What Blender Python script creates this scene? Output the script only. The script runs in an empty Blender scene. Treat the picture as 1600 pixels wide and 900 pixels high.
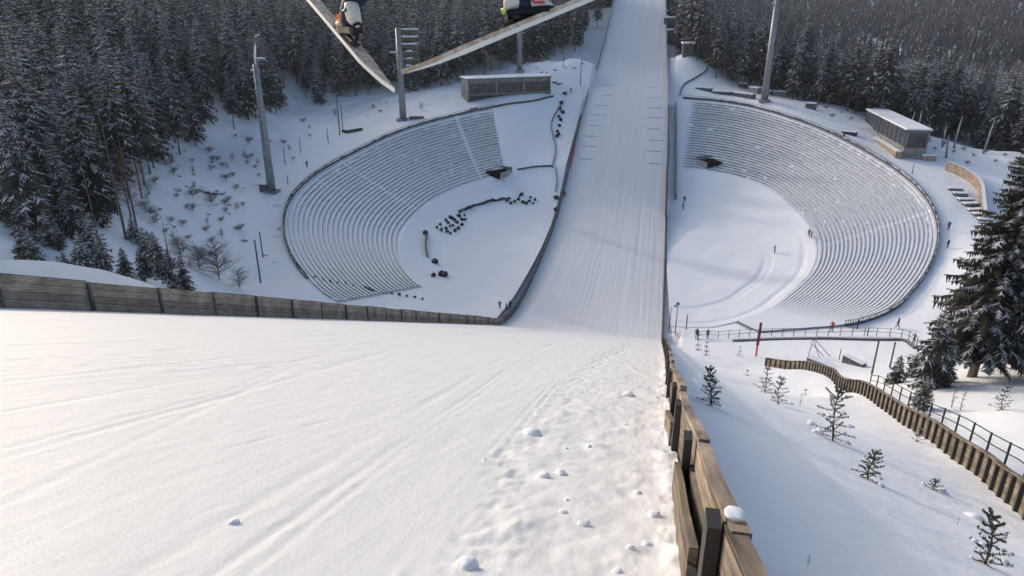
import bpy, bmesh, math, random
import numpy as np
from mathutils import Vector, Matrix
random.seed(7); rng = np.random.default_rng(11)
S = bpy.context.scene; COL = S.collection
# ------------------------------------------------------------------ camera, world, sun, exposure
FPX = 1100.0; PITCH = math.radians(22); YAW = math.atan(240/1100*math.cos(math.radians(22)))
CAM = np.array([0, 0, 50.0])
cf = np.array([-math.sin(YAW)*math.cos(PITCH), math.cos(YAW)*math.cos(PITCH), -math.sin(PITCH)])
cr = np.array([math.cos(YAW), math.sin(YAW), 0.0]); cu = np.cross(cr, cf)
cd_ = bpy.data.cameras.new('camera'); cam = bpy.data.objects.new('camera', cd_); COL.objects.link(cam)
cd_.sensor_width = 36; cd_.lens = 36*FPX/1600; cd_.clip_start = 0.05; cd_.clip_end = 6000
cam.location = CAM; cam.rotation_euler = (math.pi/2-PITCH, 0, YAW); S.camera = cam
SUN_EL = math.radians(19.0); SUN_AZ = math.radians(35)      # azimuth: forward of due left (-X)
sd = Vector((-math.cos(SUN_AZ)*math.cos(SUN_EL), math.sin(SUN_AZ)*math.cos(SUN_EL), math.sin(SUN_EL)))
W = bpy.data.worlds.new('World'); S.world = W; W.use_nodes = True
nt = W.node_tree; bg = nt.nodes['Background']; sk = nt.nodes.new('ShaderNodeTexSky'); sk.sky_type = 'NISHITA'
sk.sun_disc = False; sk.sun_elevation = SUN_EL; sk.sun_rotation = math.atan2(sd.x, sd.y)
sk.air_density = 1.0; sk.dust_density = 7.0; sk.ozone_density = 1.8; sk.altitude = 600
nt.links.new(sk.outputs[0], bg.inputs[0]); bg.inputs[1].default_value = 0.15
sl = bpy.data.lights.new('sun', 'SUN'); sl.energy = 0.9; sl.angle = math.radians(2.0); sl.color = (1.0, 0.94, 0.88)
so = bpy.data.objects.new('sun', sl); COL.objects.link(so); so.rotation_euler = sd.to_track_quat('Z', 'Y').to_euler()
S.view_settings.view_transform = 'Standard'; S.view_settings.look = 'None'; S.view_settings.gamma = 1
S.view_settings.use_curve_mapping = False; S.view_settings.exposure = 0.50

# ------------------------------------------------------------------ helpers
def ray(x, y): return cf + cr*((x-800)/FPX) - cu*((y-450)/FPX)
def at(x, y, z):
    d = ray(x, y); return CAM + d*((z-50)/d[2])
def atd(x, y, dep): return CAM + ray(x, y)*dep
def proj(P):
    v = np.asarray(P)-CAM; d = v@cf; return 800+FPX*(v@cr)/d, 450-FPX*(v@cu)/d, d
def sstep(a, b, x):
    t = np.clip((x-a)/(b-a), 0, 1); return t*t*(3-2*t)
_P = rng.permutation(4096)
def vn(x, y):
    x = np.asarray(x, float); y = np.asarray(y, float)
    xi = np.floor(x).astype(int); yi = np.floor(y).astype(int); fx = x-xi; fy = y-yi
    fx = fx*fx*(3-2*fx); fy = fy*fy*(3-2*fy)
    h = lambda a, b: _P[(_P[a & 4095]+b) & 4095]/4095.0
    return ((h(xi, yi)*(1-fx)+h(xi+1, yi)*fx)*(1-fy)+(h(xi, yi+1)*(1-fx)+h(xi+1, yi+1)*fx)*fy)*2-1
def fbm(x, y, o=4, g=.5):
    s = 0; a = 1
    for i in range(o): s = s+a*vn(x*2**i+17*i, y*2**i+5*i); a *= g
    return s
def curve(xs, ys):
    """smooth monotone-ish interpolation through points"""
    xs = np.array(xs, float); ys = np.array(ys, float)
    m = np.gradient(ys, xs)
    def f(x):
        x = np.clip(x, xs[0], xs[-1]); i = np.clip(np.searchsorted(xs, x)-1, 0, len(xs)-2)
        h = xs[i+1]-xs[i]; t = (x-xs[i])/h
        return (2*t**3-3*t**2+1)*ys[i]+(t**3-2*t**2+t)*h*m[i]+(-2*t**3+3*t**2)*ys[i+1]+(t**3-t**2)*h*m[i+1]
    return f
def npmesh(name, V, F, mats, mi=None, smooth=False, uv=None):
    """V (n,3), F (m,k) one face size"""
    me = bpy.data.meshes.new(name); V = np.ascontiguousarray(V, np.float32); F = np.ascontiguousarray(F, np.int32)
    m, k = F.shape
    me.vertices.add(len(V)); me.vertices.foreach_set('co', V.ravel())
    me.loops.add(m*k); me.loops.foreach_set('vertex_index', F.ravel())
    me.polygons.add(m); me.polygons.foreach_set('loop_start', np.arange(0, m*k, k, dtype=np.int32))
    me.polygons.foreach_set('loop_total', np.full(m, k, np.int32))
    for q in mats: me.materials.append(q)
    if mi is not None: me.polygons.foreach_set('material_index', np.asarray(mi, np.int32))
    me.polygons.foreach_set('use_smooth', np.full(m, smooth, bool))
    me.update(calc_edges=True)
    if uv is not None:
        l = me.uv_layers.new(name='UVMap'); l.data.foreach_set('uv', np.ascontiguousarray(uv, np.float32)[F.ravel()].ravel())
    return me
class MB:
    def __init__(s): s.v = []; s.f = []; s.m = []; s.uv = []
    def add(s, vs, fs, m=0, uv=None):
        o = len(s.v); s.v += [tuple(map(float, a)) for a in vs]; s.f += [tuple(o+i for i in f) for f in fs]; s.m += [m]*len(fs)
        s.uv += list(uv) if uv is not None else [(a[0]+a[1], a[2]) for a in vs]
        return s
    def box(s, c, d, m=0, rot=None, uvax=None):
        c = np.array(c, float); hx, hy, hz = np.array(d)/2
        P = np.array([(a*hx, b*hy, e*hz) for e in (-1, 1) for a, b in ((-1, -1), (1, -1), (1, 1), (-1, 1))])
        if uvax is not None: uv = [(p[uvax]+random.Random(int(abs(c.sum())*97)).random()*0, p[2]+(p[0]+p[1]-p[uvax])) for p in P]
        else: uv = None
        if rot is not None: P = P@np.array(rot).T
        s.add(P+c, [(0, 3, 2, 1), (4, 5, 6, 7), (0, 1, 5, 4), (1, 2, 6, 5), (2, 3, 7, 6), (3, 0, 4, 7)], m, uv); return s
    def tube(s, pts, rs, n=8, m=0, cap=True):
        pts = [np.array(p, float) for p in pts]; rings = []
        if np.isscalar(rs): rs = [rs]*len(pts)
        V = []
        for i, p in enumerate(pts):
            t = pts[min(i+1, len(pts)-1)]-pts[max(i-1, 0)]; t = t/(np.linalg.norm(t)+1e-9)
            a = np.cross(t, (0, 0, 1) if abs(t[2]) < .9 else (1, 0, 0)); a /= np.linalg.norm(a); b = np.cross(t, a)
            for k in range(n):
                w = 2*math.pi*k/n; V.append(p+rs[i]*(a*math.cos(w)+b*math.sin(w)))
        Fs = [(i*n+k, (i+1)*n+k, (i+1)*n+(k+1) % n, i*n+(k+1) % n) for i in range(len(pts)-1) for k in range(n)]
        if cap: Fs += [tuple(range(n)), tuple(reversed(range((len(pts)-1)*n, len(pts)*n)))]
        s.add(V, Fs, m); return s
    def mesh(s, name, mats, smooth=False):
        me = bpy.data.meshes.new(name); me.from_pydata(s.v, [], s.f)
        for q in mats: me.materials.append(q)
        me.polygons.foreach_set('material_index', s.m)
        if smooth: me.polygons.foreach_set('use_smooth', [True]*len(s.f))
        l = me.uv_layers.new(name='UVMap'); uv = np.array(s.uv, np.float32)
        idx = np.empty(len(me.loops), np.int32); me.loops.foreach_get('vertex_index', idx); l.data.foreach_set('uv', uv[idx].ravel())
        me.update(); return me
    def build(s, name, mats, parent=None, smooth=False):
        if not isinstance(mats, (list, tuple)): mats = [mats]
        return link(name, s.mesh(name, mats, smooth), parent)
def link(name, me, parent=None, loc=None):
    o = bpy.data.objects.new(name, me); COL.objects.link(o)
    if parent is not None: o.parent = parent
    if loc is not None: o.location = loc
    return o
def tag(o, label=None, cat=None, group=None, kind=None):
    for k, v in (('label', label), ('category', cat), ('group', group), ('kind', kind)):
        if v: o[k] = v
    return o
def empty(name, loc=(0, 0, 0), rz=0):
    o = bpy.data.objects.new(name, None); COL.objects.link(o); o.location = loc; o.rotation_euler = (0, 0, rz); o.empty_display_size = .2; return o
def ordn(n): return '%d%s' % (n, 'th' if 10 < n % 100 < 14 else {1: 'st', 2: 'nd', 3: 'rd'}.get(n % 10, 'th'))
def copy_tree(o, parent=None):
    c = o.copy(); COL.objects.link(c); c.parent = parent
    for ch in list(o.children): copy_tree(ch, c)
    return c

# ------------------------------------------------------------------ materials
def mat(name, col, rough=.8, bump=None, var=None, spec=.3, metal=0):
    m = bpy.data.materials.new(name); m.use_nodes = True; n = m.node_tree; b = n.nodes['Principled BSDF']
    b.inputs['Base Color'].default_value = (*col, 1); b.inputs['Roughness'].default_value = rough
    b.inputs['Specular IOR Level'].default_value = spec; b.inputs['Metallic'].default_value = metal
    tc = n.nodes.new('ShaderNodeTexCoord')
    if var:
        sc, c2, lo, hi = var; t = n.nodes.new('ShaderNodeTexNoise'); t.inputs['Scale'].default_value = sc; t.inputs['Detail'].default_value = 5
        r = n.nodes.new('ShaderNodeMapRange'); r.inputs[1].default_value = lo; r.inputs[2].default_value = hi
        x = n.nodes.new('ShaderNodeMix'); x.data_type = 'RGBA'; x.inputs[6].default_value = (*col, 1); x.inputs[7].default_value = (*c2, 1)
        n.links.new(tc.outputs['Object'], t.inputs['Vector']); n.links.new(t.outputs['Fac'], r.inputs[0]); n.links.new(r.outputs[0], x.inputs[0]); n.links.new(x.outputs[2], b.inputs['Base Color'])
    if bump:
        h = None
        for sc, st, sx in bump:
            mp = n.nodes.new('ShaderNodeMapping'); mp.inputs['Scale'].default_value = sx
            t = n.nodes.new('ShaderNodeTexNoise'); t.inputs['Scale'].default_value = sc; t.inputs['Detail'].default_value = 4
            n.links.new(tc.outputs['Object'], mp.inputs[0]); n.links.new(mp.outputs[0], t.inputs['Vector'])
            bp = n.nodes.new('ShaderNodeBump'); bp.inputs['Distance'].default_value = st; bp.inputs['Strength'].default_value = 1
            n.links.new(t.outputs['Fac'], bp.inputs['Height'])
            if h: n.links.new(h.outputs[0], bp.inputs['Normal'])
            h = bp
        n.links.new(h.outputs[0], b.inputs['Normal'])
    return m
def wood(name, c1, c2, c3, plank=.22):
    """weathered boards, grain along u (metres), planks stacked along v"""
    m = bpy.data.materials.new(name); m.use_nodes = True; n = m.node_tree; L = n.links.new; b = n.nodes['Principled BSDF']
    b.inputs['Roughness'].default_value = .85; b.inputs['Specular IOR Level'].default_value = .2
    uv = n.nodes.new('ShaderNodeTexCoord'); sp = n.nodes.new('ShaderNodeSeparateXYZ'); L(uv.outputs['UV'], sp.inputs[0])
    dv = n.nodes.new('ShaderNodeMath'); dv.operation = 'DIVIDE'; dv.inputs[1].default_value = plank; L(sp.outputs[1], dv.inputs[0])
    fl = n.nodes.new('ShaderNodeMath'); fl.operation = 'FLOOR'; L(dv.outputs[0], fl.inputs[0])
    fr = n.nodes.new('ShaderNodeMath'); fr.operation = 'FRACT'; L(dv.outputs[0], fr.inputs[0])
    cb = n.nodes.new('ShaderNodeCombineXYZ')
    u2 = n.nodes.new('ShaderNodeMath'); u2.operation = 'MULTIPLY_ADD'; L(fl.outputs[0], u2.inputs[0]); u2.inputs[1].default_value = 7.3; L(sp.outputs[0], u2.inputs[2])
    us = n.nodes.new('ShaderNodeMath'); us.operation = 'MULTIPLY'; us.inputs[1].default_value = 1.3; L(u2.outputs[0], us.inputs[0])
    vs = n.nodes.new('ShaderNodeMath'); vs.operation = 'MULTIPLY'; vs.inputs[1].default_value = 26; L(sp.outputs[1], vs.inputs[0])
    L(us.outputs[0], cb.inputs[0]); L(vs.outputs[0], cb.inputs[1])
    t = n.nodes.new('ShaderNodeTexNoise'); t.inputs['Scale'].default_value = 1; t.inputs['Detail'].default_value = 6; t.inputs['Roughness'].default_value = .65; L(cb.outputs[0], t.inputs['Vector'])
    rp = n.nodes.new('ShaderNodeValToRGB'); e = rp.color_ramp.elements
    e[0].position = .3; e[0].color = (*c1, 1); e[1].position = .72; e[1].color = (*c3, 1); k = e.new(.5); k.color = (*c2, 1); L(t.outputs['Fac'], rp.inputs[0])
    t2 = n.nodes.new('ShaderNodeTexNoise'); t2.inputs['Scale'].default_value = .9; t2.inputs['Detail'].default_value = 3; L(uv.outputs['Object'], t2.inputs['Vector'])
    r2 = n.nodes.new('ShaderNodeMapRange'); r2.inputs[1].default_value = .3; r2.inputs[2].default_value = .7; r2.inputs[3].default_value = .6; r2.inputs[4].default_value = 1.25; L(t2.outputs['Fac'], r2.inputs[0])
    mu = n.nodes.new('ShaderNodeVectorMath'); mu.operation = 'MULTIPLY'; L(rp.outputs[0], mu.inputs[0]); L(r2.outputs[0], mu.inputs[1])
    wn = n.nodes.new('ShaderNodeTexWhiteNoise'); wn.noise_dimensions = '1D'; L(fl.outputs[0], wn.inputs['W'])
    r3 = n.nodes.new('ShaderNodeMapRange'); r3.inputs[3].default_value = .75; r3.inputs[4].default_value = 1.2; L(wn.outputs[0], r3.inputs[0])
    mu2 = n.nodes.new('ShaderNodeVectorMath'); mu2.operation = 'MULTIPLY'; L(mu.outputs[0], mu2.inputs[0]); L(r3.outputs[0], mu2.inputs[1])
    sm = n.nodes.new('ShaderNodeMath'); sm.operation = 'GREATER_THAN'; sm.inputs[1].default_value = .07; L(fr.outputs[0], sm.inputs[0])
    r4 = n.nodes.new('ShaderNodeMapRange'); r4.inputs[3].default_value = .3; L(sm.outputs[0], r4.inputs[0])
    mu3 = n.nodes.new('ShaderNodeVectorMath'); mu3.operation = 'MULTIPLY'; L(mu2.outputs[0], mu3.inputs[0]); L(r4.outputs[0], mu3.inputs[1])
    L(mu3.outputs[0], b.inputs['Base Color'])
    bp = n.nodes.new('ShaderNodeBump'); bp.inputs['Distance'].default_value = .012; L(t.outputs['Fac'], bp.inputs['Height']); L(bp.outputs[0], b.inputs['Normal'])
    return m
SN = (.87, .875, .885)
def tone(m, lo, hi):
    n = m.node_tree; b = n.nodes['Principled BSDF']; l = b.inputs['Base Color'].links; oi = n.nodes.new('ShaderNodeObjectInfo'); r = n.nodes.new('ShaderNodeMapRange'); r.inputs[3].default_value = lo; r.inputs[4].default_value = hi
    n.links.new(oi.outputs['Random'], r.inputs[0]); v = n.nodes.new('ShaderNodeVectorMath'); v.operation = 'MULTIPLY'
    if l: n.links.new(l[0].from_socket, v.inputs[0])
    else: v.inputs[0].default_value = b.inputs['Base Color'].default_value[:3]
    n.links.new(r.outputs[0], v.inputs[1]); n.links.new(v.outputs[0], b.inputs['Base Color']); return m
M = dict(
    snow=mat('snow', SN, .6, [(9, .006, (1, 1, 1)), (.8, .07, (1, 1, 1))], spec=.25),
    snow_slope=mat('groomed_snow', (.74, .74, .738), .55, [(14, .004, (1, .12, 1)), (60, .003, (1, 1, 1)), (2.5, .018, (1, .05, 1))], spec=.25),
    snow_rough=mat('rough_snow', SN, .65, [(5, .025, (1, 1, 1)), (.35, .25, (1, 1, 1))], spec=.2),
    snow_tree=mat('tree_snow', (.80, .81, .83), .7),
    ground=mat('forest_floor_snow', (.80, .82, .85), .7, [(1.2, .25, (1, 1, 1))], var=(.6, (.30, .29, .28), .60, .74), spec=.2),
    needle=None if False else mat('spruce_needles', (.042, .044, .034), .8, var=(.13, (.08, .073, .055), .42, .66)),
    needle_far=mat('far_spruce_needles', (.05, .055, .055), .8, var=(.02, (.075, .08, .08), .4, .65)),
    pine=mat('pine_needles', (.05, .062, .035), .7, var=(3, (.10, .11, .06), .4, .65)),
    bark=mat('bark', (.085, .065, .052), .9, var=(3, (.16, .13, .11), .4, .6)),
    twig=mat('twigs', (.11, .085, .07), .9), brown=mat('brown_twigs', (.16, .105, .07), .9),
    dark=mat('dark_timber', (.07, .072, .078), .8, var=(1.5, (.13, .13, .135), .4, .6)),
    bench=mat('bench_timber', (.24, .245, .255), .8, var=(.7, (.40, .41, .42), .4, .6)),
    steel=mat('galvanised_steel', (.22, .23, .24), .5, var=(2, (.33, .34, .35), .4, .6), metal=.4),
    black=mat('dark_steel', (.045, .043, .04), .6), lamp=mat('lamp_glass', (.5, .52, .5), .3),
    green=mat('green_louvre', (.06, .10, .05), .6),
    glass=mat('dark_glazing', (.022, .026, .03), .28, var=(.5, (.06, .065, .07), .4, .6), spec=.35),
    clad=mat('grey_cladding', (.17, .18, .175), .7, var=(.8, (.27, .27, .25), .4, .6)),
    cladw=mat('brown_cladding', (.23, .18, .14), .8, var=(1.2, (.38, .30, .22), .4, .6)),
    rock=mat('rock', (.09, .09, .095), .9, [(2, .1, (1, 1, 1))], var=(1, (.17, .17, .17), .4, .6)),
    concrete=mat('concrete', (.30, .30, .30), .85, var=(1.5, (.20, .20, .20), .4, .6)),
    red=mat('red_paint', (.50, .03, .03), .5), blueline=mat('blue_line', (.14, .18, .27), .8), orange=mat('orange_paint', (.60, .15, .06), .5),
    navy=mat('navy_suit', (.012, .02, .045), .65, [(300, .001, (1, 1, 1))]), blk=mat('black_rubber', (.012, .012, .013), .45),
    bootw=mat('boot_cream', (.68, .66, .56), .45, var=(14, (.60, .50, .42), .5, .62)), bootr=mat('boot_red', (.55, .03, .04), .45), booto=mat('boot_orange', (.75, .26, .05), .45),
    lime=mat('lime_plastic', (.55, .75, .22), .4), mint=mat('mint_plastic', (.25, .62, .36), .4),
    skibase=mat('ski_wood_base', (.52, .36, .21), .5, var=(22, (.68, .60, .50), .42, .6)), skiedge=mat('ski_cream', (.72, .70, .64), .35),
    skipale=mat('ski_pale', (.52, .60, .63), .35), skiyel=mat('ski_yellow', (.60, .55, .20), .4),
    void=mat('painted_mouth_dark', (.012, .013, .015), 1.0, spec=0),
    skin=mat('skin', (.55, .36, .27), .6), jackd=mat('dark_jacket', (.02, .022, .03), .8), jackr=mat('rust_jacket', (.35, .06, .03), .8), white=mat('white_helmet', (.7, .7, .7), .3),
    wood=wood('weathered_boards', (.11, .09, .07), (.29, .245, .195), (.42, .36, .30), .355),
    wood2=wood('warm_weathered_boards', (.075, .057, .043), (.21, .17, .13), (.35, .29, .23), .24),
    wood3=wood('sun_bleached_boards', (.10, .078, .06), (.26, .21, .165), (.40, .34, .27), .20),
)
tone(M['needle'], .7, 1.6); tone(M['snow_tree'], .72, 1.05)
M['clod'] = mat('loose_snow', (.88, .885, .89), .8)
# ------------------------------------------------------------------ ground heights
XL, XR = -24.0, 0.32
_py = [-10, 0, 20, 40, 60, 80, 98, 108, 116, 125, 138, 155, 170, 180, 188, 193, 201, 208, 226, 248, 289, 325, 364, 400, 430]
_T = math.tan(math.radians(25))
_pz = [48.7-_T*y for y in _py[:8]]+[-4.0, -5.5, -6.0, -5.4, -4.3, -2.6, -.7, .9, 3.7, 6.5, 13.2, 20.6, 28.6, 38.6, 51.3, 60, 62]
P = curve(_py, _pz)
XRF = curve([-10, 0, 8, 24, 76, 110, 142, 180, 210, 228, 250, 289, 325, 365, 430], [.32, .32, .48, 1.02, 2.5, 3.55, 4.05, 4.15, 3.9, 3.62, 3.12, 2.35, 1.1, -.1, -2])   # right edge of the hill
def near_noise(x, y):
    """metre-scale relief of the landing slope: trodden strip beside the fence, ski tracks, clods"""
    x = np.asarray(x, float); y = np.asarray(y, float); z = np.zeros_like(x+y)
    z = z+.02*fbm(x/3, y/8, 3)+.0016*fbm(x*9, y*.8, 3)*(1+y*.04)
    line = np.interp(y, [2, 4.5, 8, 14, 24, 46], [-.55, -.97, -1.13, -1.35, -1.37, -.88])
    k = sstep(-.45, .25, x-line)*(1-sstep(50, 95, y))                       # trodden strip between the prints and the fence
    rn = fbm(x*5.3, y*4.2, 4, .55)
    z = z+k*(.010*rn+.026*np.maximum(0, fbm(x*3.1+9, y*2.9, 3)-.2))
    f = np.exp(-((x-(XRF(y)-.02))/.16)**2); z = z+f*(.03+.05*np.maximum(fbm(x*7, y*6+3, 3), -.3))*(1-sstep(60, 95, y))
    # side-stepped prints climbing the slope: short cross cuts, crumbly rim
    kk = np.exp(-((x-line-.10*vn(y*1.3, 2))/(.15+.04*vn(y*2, 5)+.006*y))**4)*(y < 52)
    ph = (y*3.6/(1+y*.035)+.6*vn(y*2, 1)+.35*vn(x*5, y*3)) % 1.0
    z = z-kk*(.030+.0016*y)*np.exp(-((ph-.5)/.17)**2)*(.55+.6*vn(x*2+y*3.1, 7))
    z = z+kk*.008*fbm(x*16, y*12, 3)*(1+y*.05)
    # ski tracks drifting to the left of the fall line, with crumbled lips
    for x0, sl_, dp, w in ((-3.18, -.40, .009, .035), (-3.32, -.40, .007, .03), (-3.83, -.24, .010, .05), (-3.98, -.24, .006, .03), (-5.0, -.21, .009, .04), (-1.72, -.12, .009, .03), (-1.60, -.12, .007, .02), (-2.0, -.14, .006, .05), (-.95, -.06, .006, .02), (-1.06, -.06, .005, .02), (-6.5, -.15, .010, .06), (-8.2, -.12, .012, .06), (-2.7, -.30, .005, .02), (-10, -.10, .012, .08)):
        yy = np.minimum(y, 60); xc = x0+sl_*(yy-2.4)*(1-.006*yy)-.05*vn(y/5, x0)
        q = (x-xc)/(w*(1+y*.03)); on_ = (y < 90)*(.45+.55*vn(y*.35, x0*3))
        z = z-1.5*dp*(1+.03*y)*np.exp(-q**2)*on_+dp*.5*np.exp(-((abs(q)-1.8)/.7)**2)*np.maximum(0, fbm(x*14, y*9, 2))*(1+.03*y)
    s2 = sstep(.5, .8, fbm(x/2.2+40, y/5, 3)+.15)*(x < -3)                    # wind crust patches
    z = z+s2*.010*fbm(x*6, y*3+50, 3)
    return z
# stadium in polar form, one half each side of the outrun
def polar(pts, c):
    W_ = np.array([at(*p) for p in pts]); d = W_-np.array([c[0], c[1], 0])
    th = np.degrees(np.arctan2(d[:, 1], abs(d[:, 0]))); r = np.hypot(d[:, 0], d[:, 1])
    o = np.argsort(th); return th[o], r[o], W_[o, 2]
CR = (4.6, 150.0); CL = (-25.0, 150.0)
r_rim = [(1057, 153, 20), (1130, 159, 19.3), (1250, 189, 16.5), (1350, 235, 12.5), (1430, 290, 9), (1465, 350, 6.2), (1460, 400, 4.2), (1430, 450, 2.6), (1390, 488, 1.2), (1345, 505, .3), (1250, 516, -.8), (1120, 521, -2)]
r_inn = [(1058, 262, 5), (1110, 268, 4.8), (1180, 285, 3.8), (1240, 325, 1.6), (1270, 365, 0), (1275, 395, -1), (1262, 430, -1.6), (1230, 460, -2), (1180, 494, -2.6), (1110, 512, -3.2)]
l_rim = [(885, 150, 20.5), (800, 162, 20), (735, 175, 18), (640, 200, 15), (560, 235, 12), (490, 275, 9), (455, 310, 7), (443, 350, 5), (450, 390, 3.4), (475, 430, 2), (505, 460, .8), (560, 489, -1)]
l_inn = [(885, 258, 6.3), (820, 265, 5), (740, 285, 3.4), (690, 305, 2.2), (650, 335, 1), (628, 365, 0), (625, 390, -.6), (635, 420, -1.4), (665, 450, -2.2), (720, 480, -3)]
def pol(pts, c):
    th, r, z = polar(pts, c); return curve(th, r), curve(th, z), th[0], th[-1]
RR, RZ, ra, rb = pol(r_rim, CR); IR, IZ, ia, ib = pol(r_inn, CR)
LR, LZ, la, lb = pol(l_rim, CL); JR, JZ, ja, jb = pol(l_inn, CL)
def stad(th, r, side):
    c, A, B, Cc, D = (CR, IR, IZ, RR, RZ) if side > 0 else (CL, JR, JZ, LR, LZ)
    ri = A(th); zi = B(th); rr = Cc(th); zr = D(th)
    q = np.clip(r/ri, 0, 1); zf = -4.6+(zi+4.6)*q**3
    t = np.clip((r-ri)/np.maximum(rr-ri, 1), 0, 1.0)
    return np.where(r < ri, zf, zi+(zr-zi)*(t*.85+.15*t*t))
def inside(x, y):
    x = np.asarray(x, float); y = np.asarray(y, float)
    right = x > -12
    dx = np.where(right, x-CR[0], CL[0]-x); dy = y-150
    th = np.degrees(np.arctan2(dy, np.maximum(dx, .01))); r = np.hypot(dx, dy)
    rim = np.where(right, RR(th), LR(th))
    return (dx > -3) & (r < rim), right, th, r, rim
# control points of the surrounding land: (px, py, z) on the ground, or world
ctl = []
def cp(*a): ctl.append(at(*a))
def cw(*a): ctl.append(np.array(a, float))
for p in r_rim+l_rim: cp(*p)
for p in [(425, 302, 7.3), (380, 440, 3), (385, 380, 5), (330, 300, 10.5), (215, 372, 15), (120, 400, 19), (30, 350, 22), (300, 420, 9), (320, 225, 14), (440, 165, 16),
          (400, 240, 11.5), (560, 155, 17), (550, 205, 13.5), (640, 180, 16.5), (700, 140, 21.5), (780, 122, 24), (840, 100, 29), (900, 92, 31.5), (880, 150, 21)]: cp(*p)
for p in [(1195, 158, 20), (1120, 146, 21), (1300, 166, 17.5), (1400, 205, 13.5), (1500, 224, 11.5), (1590, 240, 10.5), (1140, 126, 23.5), (1075, 80, 33), (1430, 235, 11), (1500, 320, 7.5), (1540, 400, 6),
          (1480, 440, 4), (1430, 520, 1.5), (1560, 290, 9)]: cp(*p)
for p in [(-34, 22, 38.5), (-36, 34, 35.0), (-40, 46, 27), (-31, 60, 17), (-31, 80, 7.5), (-29, 98, -.5), (-50, 30, 32), (-60, 60, 15), (-60, 85, 4.5), (-90, 60, 19), (-100, 10, 32), (-60, 5, 38), (-40, 0, 42),
          (-130, 60, 27), (-135, 120, 27), (-130, 180, 24), (-180, 100, 36), (-150, 240, 29), (-110, 300, 31), (-190, 300, 38), (-90, 360, 38), (-60, 420, 47), (-250, 200, 46), (-30, 330, 37), (-30, 280, 26.5), (-26, 400, 55),
          (1.5, 0, 47.0), (1.3, 6, 44.6), (1.6, 20, 38.2), (3, 40, 28.6), (3, 60, 19.2), (3, 80, 10.0), (3, 98, 2.0), (3.5, 108, -1.8),  (14, 60, 16.5), (14, 80, 8), (18, 96, 2.6), (10, 100, 1),
          (36, 46, 25.0), (50, 55, 25.5), (40, 62, 21.5), (58, 80, 16), (34, 82, 9.5), (36, 98, 4.2), (60, 100, 7.0), (90, 110, 12), (90, 60, 26), (60, 10, 34), (30, 0, 38), (80, 170, 5.5), (100, 230, 7), (130, 150, 10), (110, 290, 5),
          (4, 290, 29), (14, 300, 27), (10, 330, 36), (4, 400, 56), (60, 330, 12), (150, 330, 0), (60, 420, 20)]: cw(*p)
for a_, b_, d_ in ((1598, 802, 23), (1540, 758, 28), (1470, 703, 35), (1400, 655, 44.5), (1340, 618, 57), (1290, 592, 72), (1245, 579, 84), (1197, 571, 92), (1300, 690, 25.5), (1560, 880, 14), (1430, 790, 18.5), (1330, 880, 9.5), (1230, 880, 6.5), (1180, 700, 16), (1150, 620, 28), (1700, 880, 17), (1500, 650, 45), (1575, 640, 44), (1515, 592, 56), (1620, 592, 54), (1590, 690, 36)): ctl.append(atd(a_, b_, d_))
ctl = np.array(ctl); ctl = ctl[np.unique(np.round(ctl[:, :2], 0), axis=0, return_index=True)[1]]
def _K(d2): return .5*d2*np.log(d2+1e-6)
def _fit(C_, Z, lam=2.0):
    n = len(C_); d2 = ((C_[:, None]-C_[None])**2).sum(-1); A = np.zeros((n+3, n+3)); A[:n, :n] = _K(d2)+lam*np.eye(n)
    A[:n, n] = 1; A[:n, n+1:] = C_; A[n:, :n] = A[:n, n:].T
    return np.linalg.solve(A, np.concatenate([Z, np.zeros(3)]))
_w = _fit(ctl[:, :2], ctl[:, 2])
def rbf(x, y):
    X = np.stack([np.ravel(x), np.ravel(y)], 1); out = np.empty(len(X))
    for i in range(0, len(X), 20000):
        q = X[i:i+20000]; d2 = ((q[:, None]-ctl[None, :, :2])**2).sum(-1); out[i:i+20000] = _K(d2)@_w[:-3]+_w[-3]+q@_w[-2:]
    return out.reshape(np.shape(x))
def far(x, y):
    d = np.hypot(x, y); b = np.degrees(np.arctan2(x, y))
    L = np.interp(d, [300, 420, 700, 1000, 1600], [38, 46, 62, 85, 120])
    R_ = np.interp(d, [300, 420, 650, 850, 1100, 1500, 2000], [5, -4, -8, 2, 28, 80, 130])+12*fbm(x/260, y/260, 3)*sstep(600, 900, d)
    k = sstep(-2, 6, b); return L*(1-k)+R_*k
def H0(x, y):
    x = np.asarray(x, float); y = np.asarray(y, float); d = np.hypot(x, y-100)
    k = sstep(230, 330, d)+0*x; return rbf(x, y)*(1-k)+far(x, y)*k
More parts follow.
